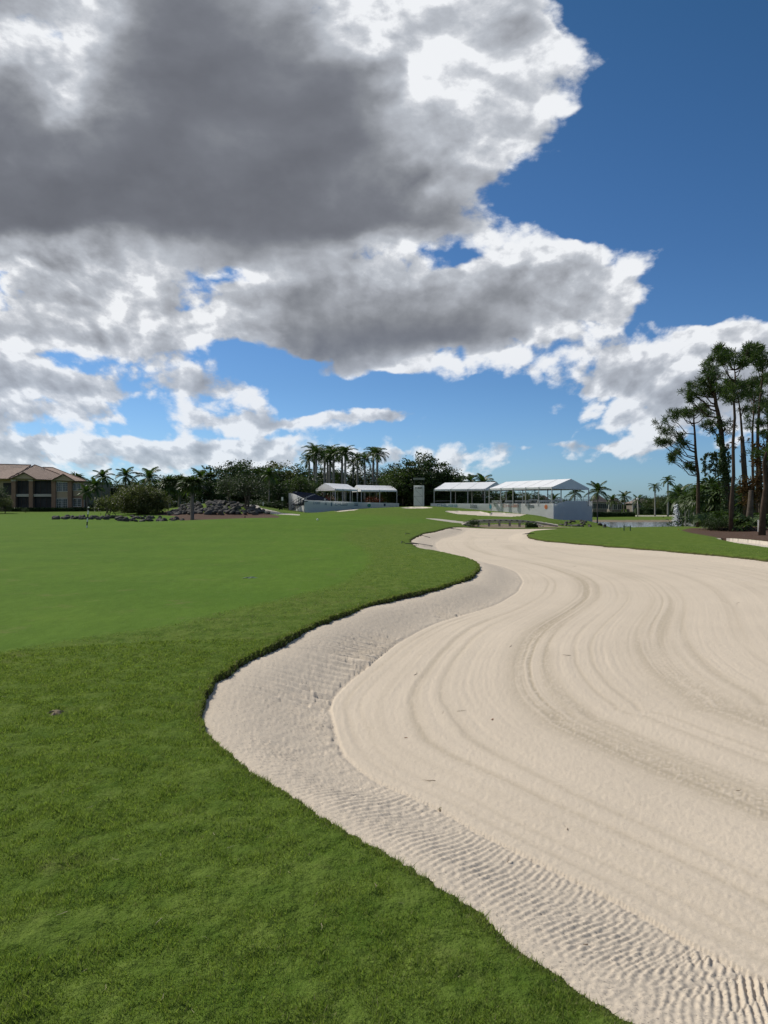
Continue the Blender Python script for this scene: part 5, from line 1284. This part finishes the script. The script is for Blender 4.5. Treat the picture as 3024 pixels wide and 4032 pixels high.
def xz(x, y): return ((x / 3.318 - CXP) / FPX * D0 - O.x, EYE - (1780 + y / 3.318 - HOR) / FPX * D0 - O.z)
def bx(name, x0, y0, x1, y1, d0, d1, mat, parent=ap):
    (a, z1), (b_, z0) = xz(x0, y0), xz(x1, y1); b = MB(); b.box(a, b_, d0, d1, z0, z1); return b.build(name, mat, parent)
bx('wall', -420, 372, 1100, 830, 2.2, 13, M['stucco'])
bx('wall', 738, 372, 893, 830, .0, 2.2, M['stucco']); bx('wall', 947, 390, 1096, 575, .25, 2.19, M['stucco']); bx('wall', 947, 575.2, 1096, 830, .22, 2.19, M['taupe'])
for x0, x1 in ((160, 215), (388, 440), (682, 737), (893.5, 946)):
    bx('column', x0, 382, x1, 830, -.35, 2.195, M['taupe']); bx('capital', x0 - 4, 358, x1 + 4, 381.5, -.40, .5, M['trim'])
for x0, x1 in ((215.5, 387.5), (440.5, 681.5)):
    bx('balcony_band', x0, 548, x1, 583, -.1, .2, M['trim'])
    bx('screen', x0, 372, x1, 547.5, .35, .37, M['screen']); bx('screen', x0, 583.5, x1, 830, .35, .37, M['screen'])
    b = MB()
    for t in (.33, .66):
        X_ = x0 + (x1 - x0) * t; (a, z1), (c, z0) = xz(X_ - 1, 372), xz(X_ + 1, 830); b.box(a, c, .28, .33, z0, z1)
    b.build('mullion', M['eave'], ap)
bx('lintel', 215.5, 345, 681.5, 371.5, -.12, .5, M['stucco']); bx('lintel', 738, 372.2, 893, 392, -.06, -.002, M['trim'])
bx('wall', -420, 372, 150, 830, 1.2, 2.18, M['stucco'])
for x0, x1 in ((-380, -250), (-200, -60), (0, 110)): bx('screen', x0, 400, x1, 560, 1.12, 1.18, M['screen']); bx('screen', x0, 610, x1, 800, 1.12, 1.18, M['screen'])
def window(parent, x0, y0, x1, y1, yd, cols_, rws):
    (a, z1), (c, z0) = xz(x0, y0), xz(x1, y1); f = MB(); t = .07
    f.box(a - t, c + t, yd - .06, yd - .003, z1, z1 + t); f.box(a - t, c + t, yd - .08, yd - .003, z0 - t, z0); f.box(a - t, a, yd - .06, yd - .003, z0 + .001, z1 - .001); f.box(c, c + t, yd - .06, yd - .003, z0 + .001, z1 - .001)
    mx = (a + c) / 2; f.box(mx - .05, mx + .05, yd - .058, yd - .004, z0 + .001, z1 - .001)
    for k in range(1, cols_):
        x_ = a + (c - a) * k / cols_
        if abs(x_ - mx) > .1: f.box(x_ - .014, x_ + .014, yd - .05, yd - .018, z0 + .001, z1 - .001)
    for k in range(1, rws):
        z_ = z0 + (z1 - z0) * k / rws; f.box(a + .001, c - .001, yd - .047, yd - .016, z_ - .014, z_ + .014)
    fo = f.build('window', M['winwhite'], parent); g_ = MB(); g_.box(a, c, yd - .014, yd - .006, z0, z1); g_.build('pane', M['glass'], fo); return fo
window(ap, 744, 398, 884, 510, 0, 6, 4); window(ap, 742, 614, 880, 726, 0, 6, 4); window(ap, 952, 410, 1046, 500, .25, 4, 4); window(ap, 952, 614, 1052, 710, .22, 4, 4)
bx('sill', 738, 512, 893, 520, -.1, -.002, M['trim']); bx('sill', 738, 596, 893, 604, -.1, -.002, M['trim']); bx('sill', 947, 600, 1060, 607, .1, .218, M['trim'])
def rp(x, y, dd):      # roof point: depth offset dd, kept on its line of sight
    return C1(x, y, D0 + dd) - O
def roofplate(name, pts, mat='tile', th=.16): return MB().plate([Vector(p) for p in pts], th).build(name, M[mat], ap)
hx = [Vector(rp(-420, 330, -.6)), Vector(rp(112, 338, -.6))]
roofplate('roof', [rp(-420, 352, -.6), rp(120, 345, -.6), rp(405, 170, 7), rp(-420, 150, 7)])
roofplate('roof', [rp(112, 342, -.8), rp(460, 356, -.8), rp(690, 362, -.8), rp(830, 376, -.6), rp(770, 290, 2.6), rp(455, 168, 5.5)])
roofplate('roof', [rp(1132, 378, -.6), rp(690, 203, 8), rp(560, 200, 8), rp(600, 240, 6), rp(778, 300, 2.2), rp(800, 374, -.55)][::-1])
roofplate('roof', [rp(1132, 378, -.6), rp(1128, 372, 14), rp(690, 203, 8)])
roofplate('roof', [rp(1128, 372, 14), rp(-420, 372, 14), rp(-420, 150, 7.2), rp(690, 203, 8.05)], 'tile')
# small gables over the porch bays
for xl, xp, xr, yl, yp, yr in ((138, 312, 468, 346, 263, 352), (668, 826, 984, 368, 283, 380)):
    b = MB(); b.plate([rp(xl + 16, yl - 2, -.9), rp(xr - 16, yr - 2, -.9), rp(xp, yp + 14, -.9)], .3); b.build('gable_wall', M['stucco'], ap)
    b = MB(); b.plate([rp(xl, yl, -1.15), rp(xp, yp, -1.15), rp(xp, yp, 2.5), rp(xl, yl, .4)], .1); b.plate([rp(xp, yp, -1.15), rp(xr, yr, -1.15), rp(xr, yr, .4), rp(xp, yp, 2.5)], .1); b.build('gable_roof', M['tile'], ap)
    b = MB(); b.tube([rp(xl - 2, yl + 3, -1.2), rp(xp, yp + 4, -1.2)], .10, 4); b.tube([rp(xp, yp + 4, -1.2), rp(xr + 2, yr + 3, -1.2)], .10, 4); b.build('barge_board', M['eave'], ap)
b = MB(); b.tube([rp(466, 358, -.85), rp(672, 364, -.85)], .10, 4); b.tube([rp(980, 380, -.7), rp(1133, 382, -.7)], .09, 4); b.tube([rp(1133, 381, -.7), rp(1130, 376, 14)], .09, 4); b.build('gutter', M['eave'], ap)
b = MB()
for A_, B_ in (((455, 166, 5.5), (112, 338, -.8)), ((455, 166, 5.5), (775, 287, 2.6)), ((690, 201, 8), (1132, 376, -.6)), ((-420, 148, 7), (405, 168, 7)), ((560, 198, 8), (690, 201, 8))):
    b.tube([rp(*A_), rp(*B_)], .085, 6)
b.build('ridge_cap', M['tile'], ap)
for x0, y0, x1, y1, dd in ((125, 186, 290, 199, 5.6), (415, 217, 580, 233, 3.4), (-60, 176, 46, 192, 5.8)):
    b = MB(); b.plate([rp(x0, y1, dd), rp(x1, y1 + 2, dd), rp(x1, y0 + 2, dd + .5), rp(x0, y0, dd + .5)], .12); b.build('roof_vent', M['eave'], ap)
b = MB(); a = rp(1100, 385, .1); b.tube([a, Vector((a.x, a.y, 0))], .05, 6); b.build('downpipe', M['trim'], ap)

# villas across the pond --------------------------------------------------------------------
M['villa_wall'] = simple('villa_wall', (.17, .145, .12), .9, .1, 2)
def villa(x0, x1, ytop, yeave, ybase, d, label, nwin=4):
    a, c = W(x0, 1985, d), W(x1, 1985, d); zb = W(x0, ybase, d).z - 1.0; ze = W(x0, yeave, d).z - zb; zt = W(x0, ytop, d).z - zb; w = (c.x - a.x); dp = min(w * .9, 12)
    r = empty('villa', (a.x, d, zb), 0, label, 'house'); b = MB(); b.box(.4, w - .4, .4, dp - .4, 0, ze); b.build('wall', M['villa_wall'], r)
    h = min(dp / 2, w / 2 - .3); b = MB(); P_ = [Vector((0, 0, ze)), Vector((w, 0, ze)), Vector((w, dp, ze)), Vector((0, dp, ze))]; r0, r1 = Vector((h, dp / 2, zt)), Vector((w - h, dp / 2, zt))
    for f in ([P_[0], P_[1], r1, r0], [P_[1], P_[2], r1], [P_[2], P_[3], r0, r1], [P_[3], P_[0], r0]): b.plate(f, .15)
    b.build('roof', M['tile2'], r)
    b = MB(); b.tube([Vector((0, -.05, ze - .05)), Vector((w, -.05, ze - .05))], .09, 4); b.build('gutter', M['trim'], r)
    for k in range(nwin):
        x_ = w * (k + .6) / (nwin + .2); f = MB(); z_ = ze - 1.75; f.box(x_ - .55, x_ + .55, .30, .397, z_ - .08, z_ + 1.38); fo = f.build('window', M['winwhite'], r)
        g_ = MB(); g_.box(x_ - .46, x_ - .03, .285, .298, z_, z_ + 1.3); g_.box(x_ + .03, x_ + .46, .285, .298, z_, z_ + 1.3); g_.build('pane', M['glass'], fo)
    return r
villa(2330, 2398, 1949, 1976, 2014, 186, 'tan villa with a broad brown roof right of the white stand', 4)
villa(2396, 2452, 1957, 1980, 2014, 194, 'paler villa behind the low coconut palms left of the lamp posts', 3)
villa(2486, 2580, 1960, 1982, 2014, 190, 'villa with a shallow brown roof behind the lamp posts', 4)
villa(2118, 2172, 1950, 1972, 2008, 182, 'villa roof seen through the right end of the tall tent', 3)

# lamp posts ------------------------------------------------------------------------------
def lamp(fx, ytop, ybase, d, label):
    p = W(fx, ybase, d); z0 = HZ(p.x, p.y); h = W(fx, ytop, d).z - z0; r = empty('street_lamp', (p.x, p.y, z0), 0, label, 'lamp post')
    b = MB(); b.tube([(0, 0, 0), (0, 0, .5), (0, 0, h - .5)], [.13, .09, .07], 8); b.build('post', M['trim'], r, True)
    b = MB(); b.tube([(0, 0, h - .5), (0, 0, h - .42), (0, 0, h - .1), (0, 0, h)], [.12, .2, .26, .1], 8); b.build('lantern', M['whitepaint'], r, True)
lamp(2492, 1966, 2022, 156, 'shorter pale lamp post on the far bank of the pond'); lamp(2511, 1960, 2033, 146, 'taller pale lamp post on the far bank of the pond')

# rocks -------------------------------------------------------------------------------------
rk = []
for s_ in range(6):
    rg = np.random.default_rng(300 + s_); b = bmesh.new(); bmesh.ops.create_icosphere(b, subdivisions=2, radius=.5)
    pl_ = rg.normal(size=(9, 3)); pl_ /= np.linalg.norm(pl_, axis=1)[:, None]; of = .26 + .16 * rg.random(9)
    for v in b.verts:      # cut flat faces into a ball
        p = np.array(v.co)
        for q_, o_ in zip(pl_, of):
            t = p @ q_
            if t > o_: p = p - q_ * (t - o_)
        v.co = Vector(p * np.array([1.15, .9, .75]) * (1 + .04 * rg.normal()))
    me = bpy.data.meshes.new('rock'); b.to_mesh(me); b.free(); me.materials.append(M['rock']); rk.append(me)
_rr = random.Random(9)
def rock(x, y, s, label, group, sink=.15):
    o = bpy.data.objects.new('rock', _rr.choice(rk)); COL.objects.link(o); o.location = (x, y, HZ(x, y) + s * (.32 - sink)); o.scale = (s * _rr.uniform(.8, 1.3), s * _rr.uniform(.8, 1.2), s * _rr.uniform(.7, 1.1))
    o.rotation_euler = (_rr.uniform(-.5, .5), _rr.uniform(-.5, .5), _rr.uniform(0, 6.28)); tag(o, label, 'rock', group); return o
def rocks(n_, xr, yr, poly, s0, s1, label, group):
    k = 0; it = 0; used = []
    while k < n_ and it < n_ * 500:
        it += 1; x = _rr.uniform(*xr); y = _rr.uniform(*yr); z = HZ(x, y); fx = CXP + x / y * FPX; fy = HOR + (EYE - z) / y * FPX
        if not inpoly(np.array([fx]), np.array([fy]), poly)[0]: continue
        s = _rr.uniform(s0, s1)
        if any((x - a) ** 2 + (y - c) ** 2 < (s * .62) ** 2 for a, c in used): continue
        used.append((x, y)); rock(x, y, s, label, group); k += 1
    return k
n1_ = rocks(160, (-33, -15), (98.5, 109), C2([(620, 790), (640, 765), (700, 735), (770, 695), (860, 670), (1000, 640), (1100, 635), (1210, 650), (1300, 680), (1400, 712), (1520, 748), (1560, 770), (1400, 790)]), .6, 1.15, 'grey boulder in the heaped rock mound under the oaks', 'boulders of the rock mound')
n2_ = rocks(105, (-41, -14), (80, 92.5), [(210, 2040), (500, 2034), (620, 2036), (700, 2043), (760, 2048), (940, 2058), (940, 2075), (200, 2090)], .45, .85, 'grey stone in the low rock edging behind the green', 'stones of the rock edging')
n3_ = rocks(28, (18, 30), (80, 96), [(2198, 2060), (2260, 2050), (2330, 2052), (2400, 2066), (2395, 2080), (2198, 2085)], .4, .9, 'brown stone in the bank where the stream meets the pond', 'stones by the stream mouth')
print('rocks', n1_, n2_, n3_)

# ------------------------------------------------------------------ footbridge
def C4w(x, y, d): return W(1600 + x / 2.074, 1800 + y / 2.074, d)
br = empty('footbridge', C4w(850, 545, 71), 0, 'low arched pale concrete footbridge over the ditch behind the bunker', 'bridge'); O = Vector(br.location)
top = [(462, 548), (500, 530), (560, 518), (640, 512), (720, 510), (800, 509), (880, 511), (960, 515), (1050, 524), (1150, 540), (1240, 557)]
low = [(462, 556), (500, 545), (560, 533), (640, 526), (720, 523), (800, 522), (880, 524), (960, 529), (1050, 537), (1150, 552), (1240, 566)]
for nm_, dd in (('parapet', 0), ('parapet', 2.0)):
    b = MB()
    for k in range(len(top) - 1):
        P_ = [C4w(*low[k], 71) - O, C4w(*low[k + 1], 71) - O, C4w(*top[k + 1], 71) - O, C4w(*top[k], 71) - O]; P_ = [p + Vector((0, dd, 0)) for p in P_]; b.plate(P_, .14)
    b.build(nm_, M['concrete'], br)
b = MB()
for k in range(len(top) - 1):
    a, c = C4w(*low[k], 71) - O, C4w(*low[k + 1], 71) - O; b.plate([a + Vector((0, .15, .08)), c + Vector((0, .15, .08)), c + Vector((0, 1.99, .08)), a + Vector((0, 1.99, .08))], .12)
b.build('deck', M['concrete'], br)
b = MB()
for x in np.linspace(500, 1040, 13):
    i = np.interp(x, [p[0] for p in top], [p[1] for p in top]); p = C4w(x, i + 7, 71) - O; b.box(p.x - .10, p.x + .10, p.y - .05, p.y + .012, p.z - .03, p.z + .03)
b.build('scupper', M['rail'], br)
for x in (592, 680, 765, 850, 930):
    y_ = np.interp(x, [p[0] for p in low], [p[1] for p in low]); p = C4w(x, y_, 71) - O; b = MB(); b.box(p.x - .09, p.x + .09, .2, .5, p.z - .5, p.z + .02); b.build('pier', M['concrete'], br)
b = MB(); b.tube([C4w(x, np.interp(x, [p[0] for p in low], [p[1] for p in low]) + 9, 70.9) - O for x in np.linspace(490, 960, 12)], .05, 5); b.build('pipe', M['concrete'], br)
# steps and low rail at the right end of the bridge
st = empty('wooden_rail', C4w(1100, 560, 69), 0, 'broken low wooden rail at the right end of the footbridge', 'rail'); O = Vector(st.location)
b = MB(); b.tube([C4w(1066, 545, 69) - O, C4w(1120, 560, 68.6) - O], .05, 5); b.tube([C4w(1066, 552, 69) - O, C4w(1115, 563, 68.6) - O], .04, 5); b.build('rail', M['concrete'], st)
b = MB(); [b.tube([C4w(x, 540 + (x - 1066) * .3, 69) - O, C4w(x, 566 + (x - 1066) * .1, 69) - O], .04, 5) for x in (1068, 1092, 1116)]; b.build('posts', M['rail'], st)

def hit(fx, fy, dmin=2.2, dmax=140):
    """where the line of sight through a photo pixel meets the ground"""
    d = dmin
    while d < dmax:
        p = W(fx, fy, d)
        if p.z <= HZ(p.x, p.y): return p
        d *= 1.004
    return W(fx, fy, dmax)
# fountain ----------------------------------------------------------------------------------
fp = W(2665, 2073, 98); rg = np.random.default_rng(77)
fo = empty('fountain', (fp.x, fp.y, WATER), 0, 'white jet of water spraying up from the pond', 'fountain')
m, n = newmat('spray'); p_ = pbsdf(n, (.86, .89, .92, 1), .3, .5); t_ = n.n('ShaderNodeBsdfTransparent'); x_ = n.n('ShaderNodeMixShader'); x_.inputs[0].default_value = .85
n.lk(t_.outputs[0], x_.inputs[1]); n.lk(p_.outputs[0], x_.inputs[2]); finish(n, x_.outputs[0]); M['spray'] = m
Hf = 3.0; oct_v = np.array([[1, 0, 0], [-1, 0, 0], [0, 1, 0], [0, -1, 0], [0, 0, 1.8], [0, 0, -1.8]]) * 1.0; oct_f = np.array([[0, 2, 4], [2, 1, 4], [1, 3, 4], [3, 0, 4], [2, 0, 5], [1, 2, 5], [3, 1, 5], [0, 3, 5]])
def drops(P_, r): 
    V = (P_[:, None, :] + oct_v[None] * np.asarray(r)[:, None, None]).reshape(-1, 3); F_ = (oct_f[None] + 6 * np.arange(len(P_))[:, None, None]).reshape(-1, 3); return V, F_
h = rg.random(420); P_ = np.stack([rg.normal(size=420) * (.03 + .07 * h), rg.normal(size=420) * (.03 + .07 * h), h * Hf], -1); V, F_ = drops(P_, .055 + .03 * rg.random(420)); mesh_np('jet', V, F_, M['spray'], fo)
v0 = rg.random(620); a = rg.random(620) * 6.28; t = rg.random(620); rad_ = (.15 + .65 * v0) * t; z_ = Hf * (.55 + .45 * v0) * (1 - (2 * t - 1) ** 2 * .0) * (1 - t ** 2 * .9)
P_ = np.stack([np.cos(a) * rad_, np.sin(a) * rad_, np.maximum(z_, .02)], -1); V, F_ = drops(P_, .030 + .03 * rg.random(620)); mesh_np('falling_spray', V, F_, M['spray'], fo)['kind'] = 'stuff'
b = MB(); b.tube([(0, 0, -.3), (0, 0, .04)], [.35, .3], 12); b.build('nozzle', M['rail'], fo)
# bulkhead posts along the pond
bk = empty('bulkhead', W(2712, 2060, 90), 0, 'row of grey timber posts holding the near pond corner', 'bulkhead'); bk.location.z = WATER; O = Vector(bk.location)
a, c = W(2692, 1985, 98), W(2738, 1985, 84)
for k in range(9):
    p = a.lerp(c, k / 8) - O; b = MB(); b.tube([(p.x, p.y, -.6), (p.x, p.y, .75)], .12, 8); b.build('post', M['alu'], bk)
b = MB(); b.slab(a - O + Vector((.2, .15, 0)), c - O + Vector((.2, .15, 0)), .12, .55, .66); b.build('cap', M['concrete'], bk)
# striped pole on the green -------------------------------------------------------------------
pb = hit(341.5, 2078, 30); dz = pb.y; tpv = W(349, 1996, dz); ps = empty('striped_pole', pb, 0, 'thin black and white banded pole on the green at the left', 'pole')
tv = tpv - pb; cuts = [0, .11, .29, .47, .65, .83, .955]; 
M['blackpaint'] = simple('black_paint', (.015, .015, .02), .4)
for k in range(6):
    b = MB(); b.tube([tv * cuts[k], tv * cuts[k + 1]], .042, 8); b.build('band', M['whitepaint'] if k % 2 == 0 else M['blackpaint'], ps)
b = MB(); b.tube([tv * .955, tv * .965, tv * .99, tv], [.03, .06, .06, .02], 8); b.build('knob', M['whitepaint'], ps)
# stakes, markers, sign -----------------------------------------------------------------------
def stake(fx, y0, y1, d, mat, label, cat='stake', r=.025, cap=None):
    g0 = W(fx, y1, d); g0.z = HZ(g0.x, g0.y); h = W(fx, y0, d).z - g0.z; e_ = empty('stake', g0, 0, label, cat); b = MB(); b.tube([(0, 0, -.05), (0, 0, h * .96), (0, 0, h)], [r, r, r * .5], 7); b.build('post', mat, e_)
    b = MB(); b.box(-r * 1.3, r * 1.3, -r * 1.3, r * 1.3, h * .80, h * .86); b.build('collar', cap or M['rail'], e_); return e_
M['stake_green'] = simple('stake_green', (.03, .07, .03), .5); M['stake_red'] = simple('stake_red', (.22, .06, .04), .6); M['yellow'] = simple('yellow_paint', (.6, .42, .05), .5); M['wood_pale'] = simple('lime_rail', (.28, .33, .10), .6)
for i, (x, y0, y1, lab) in enumerate(((2403.5, 2068, 2079, 'leftmost dark green stake by the pond end of the bunker grass'), (2408.5, 2068, 2079, 'dark green stake close beside the leftmost one'), (2429.5, 2070, 2082, 'dark green stake standing alone left of the low rail'), (2442, 2075, 2087, 'tilted dark green stake next to the low rail'))):
    stake(x, y0, y1, 72, M['stake_green'], lab)
lr = empty('low_rail', hit(2470, 2090, 40), 0, 'low lime green rail on two posts beside the pond', 'rail'); O = Vector(lr.location); a, c = hit(2457, 2090, 40), hit(2482, 2090, 40)
b = MB(); b.tube([a - O + Vector((0, 0, .28)), c - O + Vector((0, 0, .26))], .025, 6); b.build('bar', M['wood_pale'], lr)
for p in (a, c): b = MB(); b.tube([p - O - Vector((0, 0, .05)), p - O + Vector((0, 0, .36))], .035, 6); b.build('post', M['stake_green'], lr)
stake(965, 2030, 2063, 66.5, M['stake_red'], 'dull red stake at the far edge of the green', r=.04); stake(1064, 2052, 2061, 68, M['rail'], 'short dark stake right of the dull red one'); stake(1064, 2070, 2075, 55, M['rail'], 'tiny dark peg on the fairway near the red stake')
stake(2672, 2082, 2087, 62, M['yellow'], 'small yellow marker on the grass before the mulch bed', 'marker', .05); stake(2244, 2046, 2055, 97, M['stake_green'], 'small stake on the grass mound by the white stand')
def board(fx0, fy0, fx1, fy1, ybase, d, label):
    p = W((fx0 + fx1) / 2, ybase, d); p.z = HZ(p.x, p.y); e_ = empty('sign', p, 0, label, 'sign'); O_ = Vector(p)
    a, c = W(fx0, fy1, d) - O_, W(fx1, fy0, d) - O_; b = MB(); b.box(a.x, c.x, -.03, .03, a.z, c.z); b.build('board', M['whitepaint'], e_); b = MB(); b.tube([(0, .06, -.1), (0, .06, c.z - .05)], .03, 6); b.build('post', M['rail'], e_)
board(1108, 1957, 1115, 1971, 2008, 116, 'small white board on a post left of the stand stairs'); board(1034.5, 1976, 1038, 1990, 2004, 112, 'narrow white board at the cart path bend')
pd = W(2993, 2066, 54); pd.z = HZ(pd.x, pd.y); e_ = empty('utility_box', pd, 0, 'pale narrow utility box behind the trunks at the right edge', 'box'); hh = W(2993, 2047, 54).z - pd.z
b = MB(); b.box(-.13, .13, -.12, .12, -.05, hh - .05); b.build('body', M['alu'], e_); b = MB(); b.box(-.15, .15, -.14, .14, hh - .05, hh); b.build('lid', M['alu'], e_)
# staking of the young tree
tr_ = W(429, 2027, 102); tr_.z = HZ(tr_.x, tr_.y); e_ = empty('tree_braces', tr_, 0, 'three wooden braces propping the small tree left of the round bush', 'braces')
for k in range(3): a = k * 2.09 + .4; b = MB(); b.tube([(math.cos(a) * .95, math.sin(a) * .95, -.05), (0, 0, 1.3)], .05, 5); b.build('brace', M['bark'], e_)
# rakes ---------------------------------------------------------------------------------------
def rake(h0, h1, label, up=.03):
    a, c = hit(*h0), hit(*h1); O_ = Vector(a); e_ = empty('bunker_rake', a, 0, label, 'rake'); d_ = (c - a); t = Vector((d_.x, d_.y, 0)).normalized(); s_ = Vector((-t.y, t.x, 0))
    b = MB(); b.tube([Vector((0, 0, up)), (c - O_) + Vector((0, 0, up + .04))], .014, 6); b.build('handle', M['rail'], e_)
    b = MB(); q = c - O_ + Vector((0, 0, up)); b.tube([q - s_ * .28, q + s_ * .28], .018, 6)
    for k in range(9): p = q + s_ * (-.28 + .07 * k); b.tube([p, p - Vector((0, 0, .07))], .008, 4)
    b.build('head', M['rail'], e_)
rake((1818, 2089), (1775, 2082.5), 'black rake lying at the far top corner of the big bunker')
rake((1694, 2119), (1654, 2111), 'black rake lying on the sand by the left bulge of the far bunker end')
rake((1704, 2152), (1621, 2143), 'black rake half on the grass where the far bunker end narrows')
rake((2058, 2105), (2086, 2103), 'black rake at the tip of the grass tongue')
rake((1594, 2138.5), (1581, 2138), 'short dark rake lying on the grass left of the bunker neck')
rake((1615, 2104), (1597, 2104), 'dark rake lying on the fairway furthest left of the bunker')
# twigs, leaves, divots -------------------------------------------------------------------------
M['twig'] = simple('twig', (.20, .14, .09), .8, .3, 20); M['straw'] = simple('straw', (.46, .38, .24), .8, .2, 20); M['deadleaf'] = simple('dead_leaf', (.30, .15, .08), .7, .3, 15)
def twig_mesh(seed, L, r):
    rg = np.random.default_rng(seed); P_ = [Vector((0, 0, 0))]; a = 0
    for k in range(5): a += rg.normal() * .28; P_.append(P_[-1] + Vector((math.cos(a), math.sin(a), rg.normal() * .12)) * L / 5)
    b = MB(); b.tube(P_, [r, r, r * .9, r * .8, r * .6, r * .3], 5)
    if seed % 2: q = P_[2]; b.tube([q, q + Vector((.02, .03, .01)) * L * 8], [r * .6, r * .3], 4)
    me = bpy.data.meshes.new('twig'); me.from_pydata(b.v, [], b.f); me.update(); return me
tm = [twig_mesh(s_, 1.0, .022) for s_ in range(5)]; ts = []
for me in tm: m2 = me.copy(); me.materials.append(M['twig']); m2.materials.append(M['straw']); ts.append(m2)
_tr = random.Random(21)
def litter(n_, xr, yr, want_in, meshes, L0, L1, label, group, cat='twig', name='twig', th=1.0):
    k = 0
    while k < n_:
        fx, fy = _tr.uniform(*xr), _tr.uniform(*yr); p = hit(fx, fy)
        sd_ = float(edge_dist(np.array([p.x]), np.array([p.y]))[0][0])
        if (sd_ > .1) != want_in or (not want_in and sd_ > -.1): continue
        o = bpy.data.objects.new(name, _tr.choice(meshes)); COL.objects.link(o); L = _tr.uniform(L0, L1); o.scale = (L, L, L * th); o.location = p + Vector((0, 0, .006 if want_in else .022)); o.rotation_euler = (_tr.uniform(-.1, .1), _tr.uniform(-.15, .15), _tr.uniform(0, 6.28)); tag(o, label, cat, group); k += 1
litter(9, (900, 3000), (2600, 4000), True, tm, .04, .10, 'thin brown twig lying on the raked sand', 'twigs on the sand')
litter(12, (900, 3000), (2150, 2700), True, tm, .06, .16, 'dark bit of debris on the far half of the sand', 'debris on the far sand')
litter(22, (0, 1700), (2500, 4030), False, ts, .02, .05, 'pale straw stalk lying on the near turf', 'straw stalks on the turf')
def leafm(seed):
    rg = np.random.default_rng(seed); b = MB(); P_ = []
    for k in range(12): a = k / 12 * 6.283; P_.append(Vector((math.cos(a) * .5, math.sin(a) * .22 * (1 + .3 * rg.random()), .12 * math.cos(a * 2) + .05 * rg.random())))
    b.plate(P_, .02, (0, 0, 1)); me = bpy.data.meshes.new('dead_leaf'); me.from_pydata(b.v, [], b.f); me.update(); me.materials.append(M['deadleaf'] if seed % 2 else M['straw']); return me
lm = [leafm(s_) for s_ in range(4)]
litter(3, (1300, 2900), (2800, 3900), True, lm, .025, .045, 'small dead leaf on the sand', 'dead leaves on the sand', 'leaf', 'dead_leaf')
def patch(fx, fy, rx, ry, mat, label, seed, name='divot'):
    p = hit(fx, fy); rg = np.random.default_rng(seed); b = MB(); rings = []
    V = [(0, 0, .0)]; F_ = []
    for j, q in enumerate((.5, 1.0)):
        for k in range(18):
            a = k / 18 * 6.283; r_ = q * (1 + .3 * rg.normal() * (j + .3) * .8); x = math.cos(a) * rx * r_; y = math.sin(a) * ry * r_; V.append((x, y, HZ(p.x + x, p.y + y) - p.z + (.012 + .006 * rg.normal() if j == 0 else -.004)))
    V[0] = (0, 0, .016)
    for k in range(18): F_.append((0, 1 + k, 1 + (k + 1) % 18)); F_.append((1 + k, 19 + k, 19 + (k + 1) % 18, 1 + (k + 1) % 18))
    me = bpy.data.meshes.new(name); me.from_pydata(V, [], F_); o = link(name, me, mat); o.location = p; tag(o, label, 'divot'); return o
patch(218, 2808, .07, .08, M['mud'], 'grey sandy scar in the turf at the left', 1)
patch(985, 2275, .16, .22, M['stake_green'], 'dark patch painted as the shade of a shallow dimple in the green', 2)  # slightly raised patch; the dimple's shade is put into its dark colour
gb_ = hit(1250, 2049, 40); b_ = bmesh.new(); bmesh.ops.create_uvsphere(b_, u_segments=12, v_segments=8, radius=.07); me = bpy.data.meshes.new('marker_ball'); b_.to_mesh(me); b_.free(); o = link('marker_ball', me, M['whitepaint']); o.location = gb_ + Vector((0, 0, .06)); tag(o, 'tiny white ball marker on the fairway below the left stand', 'marker')
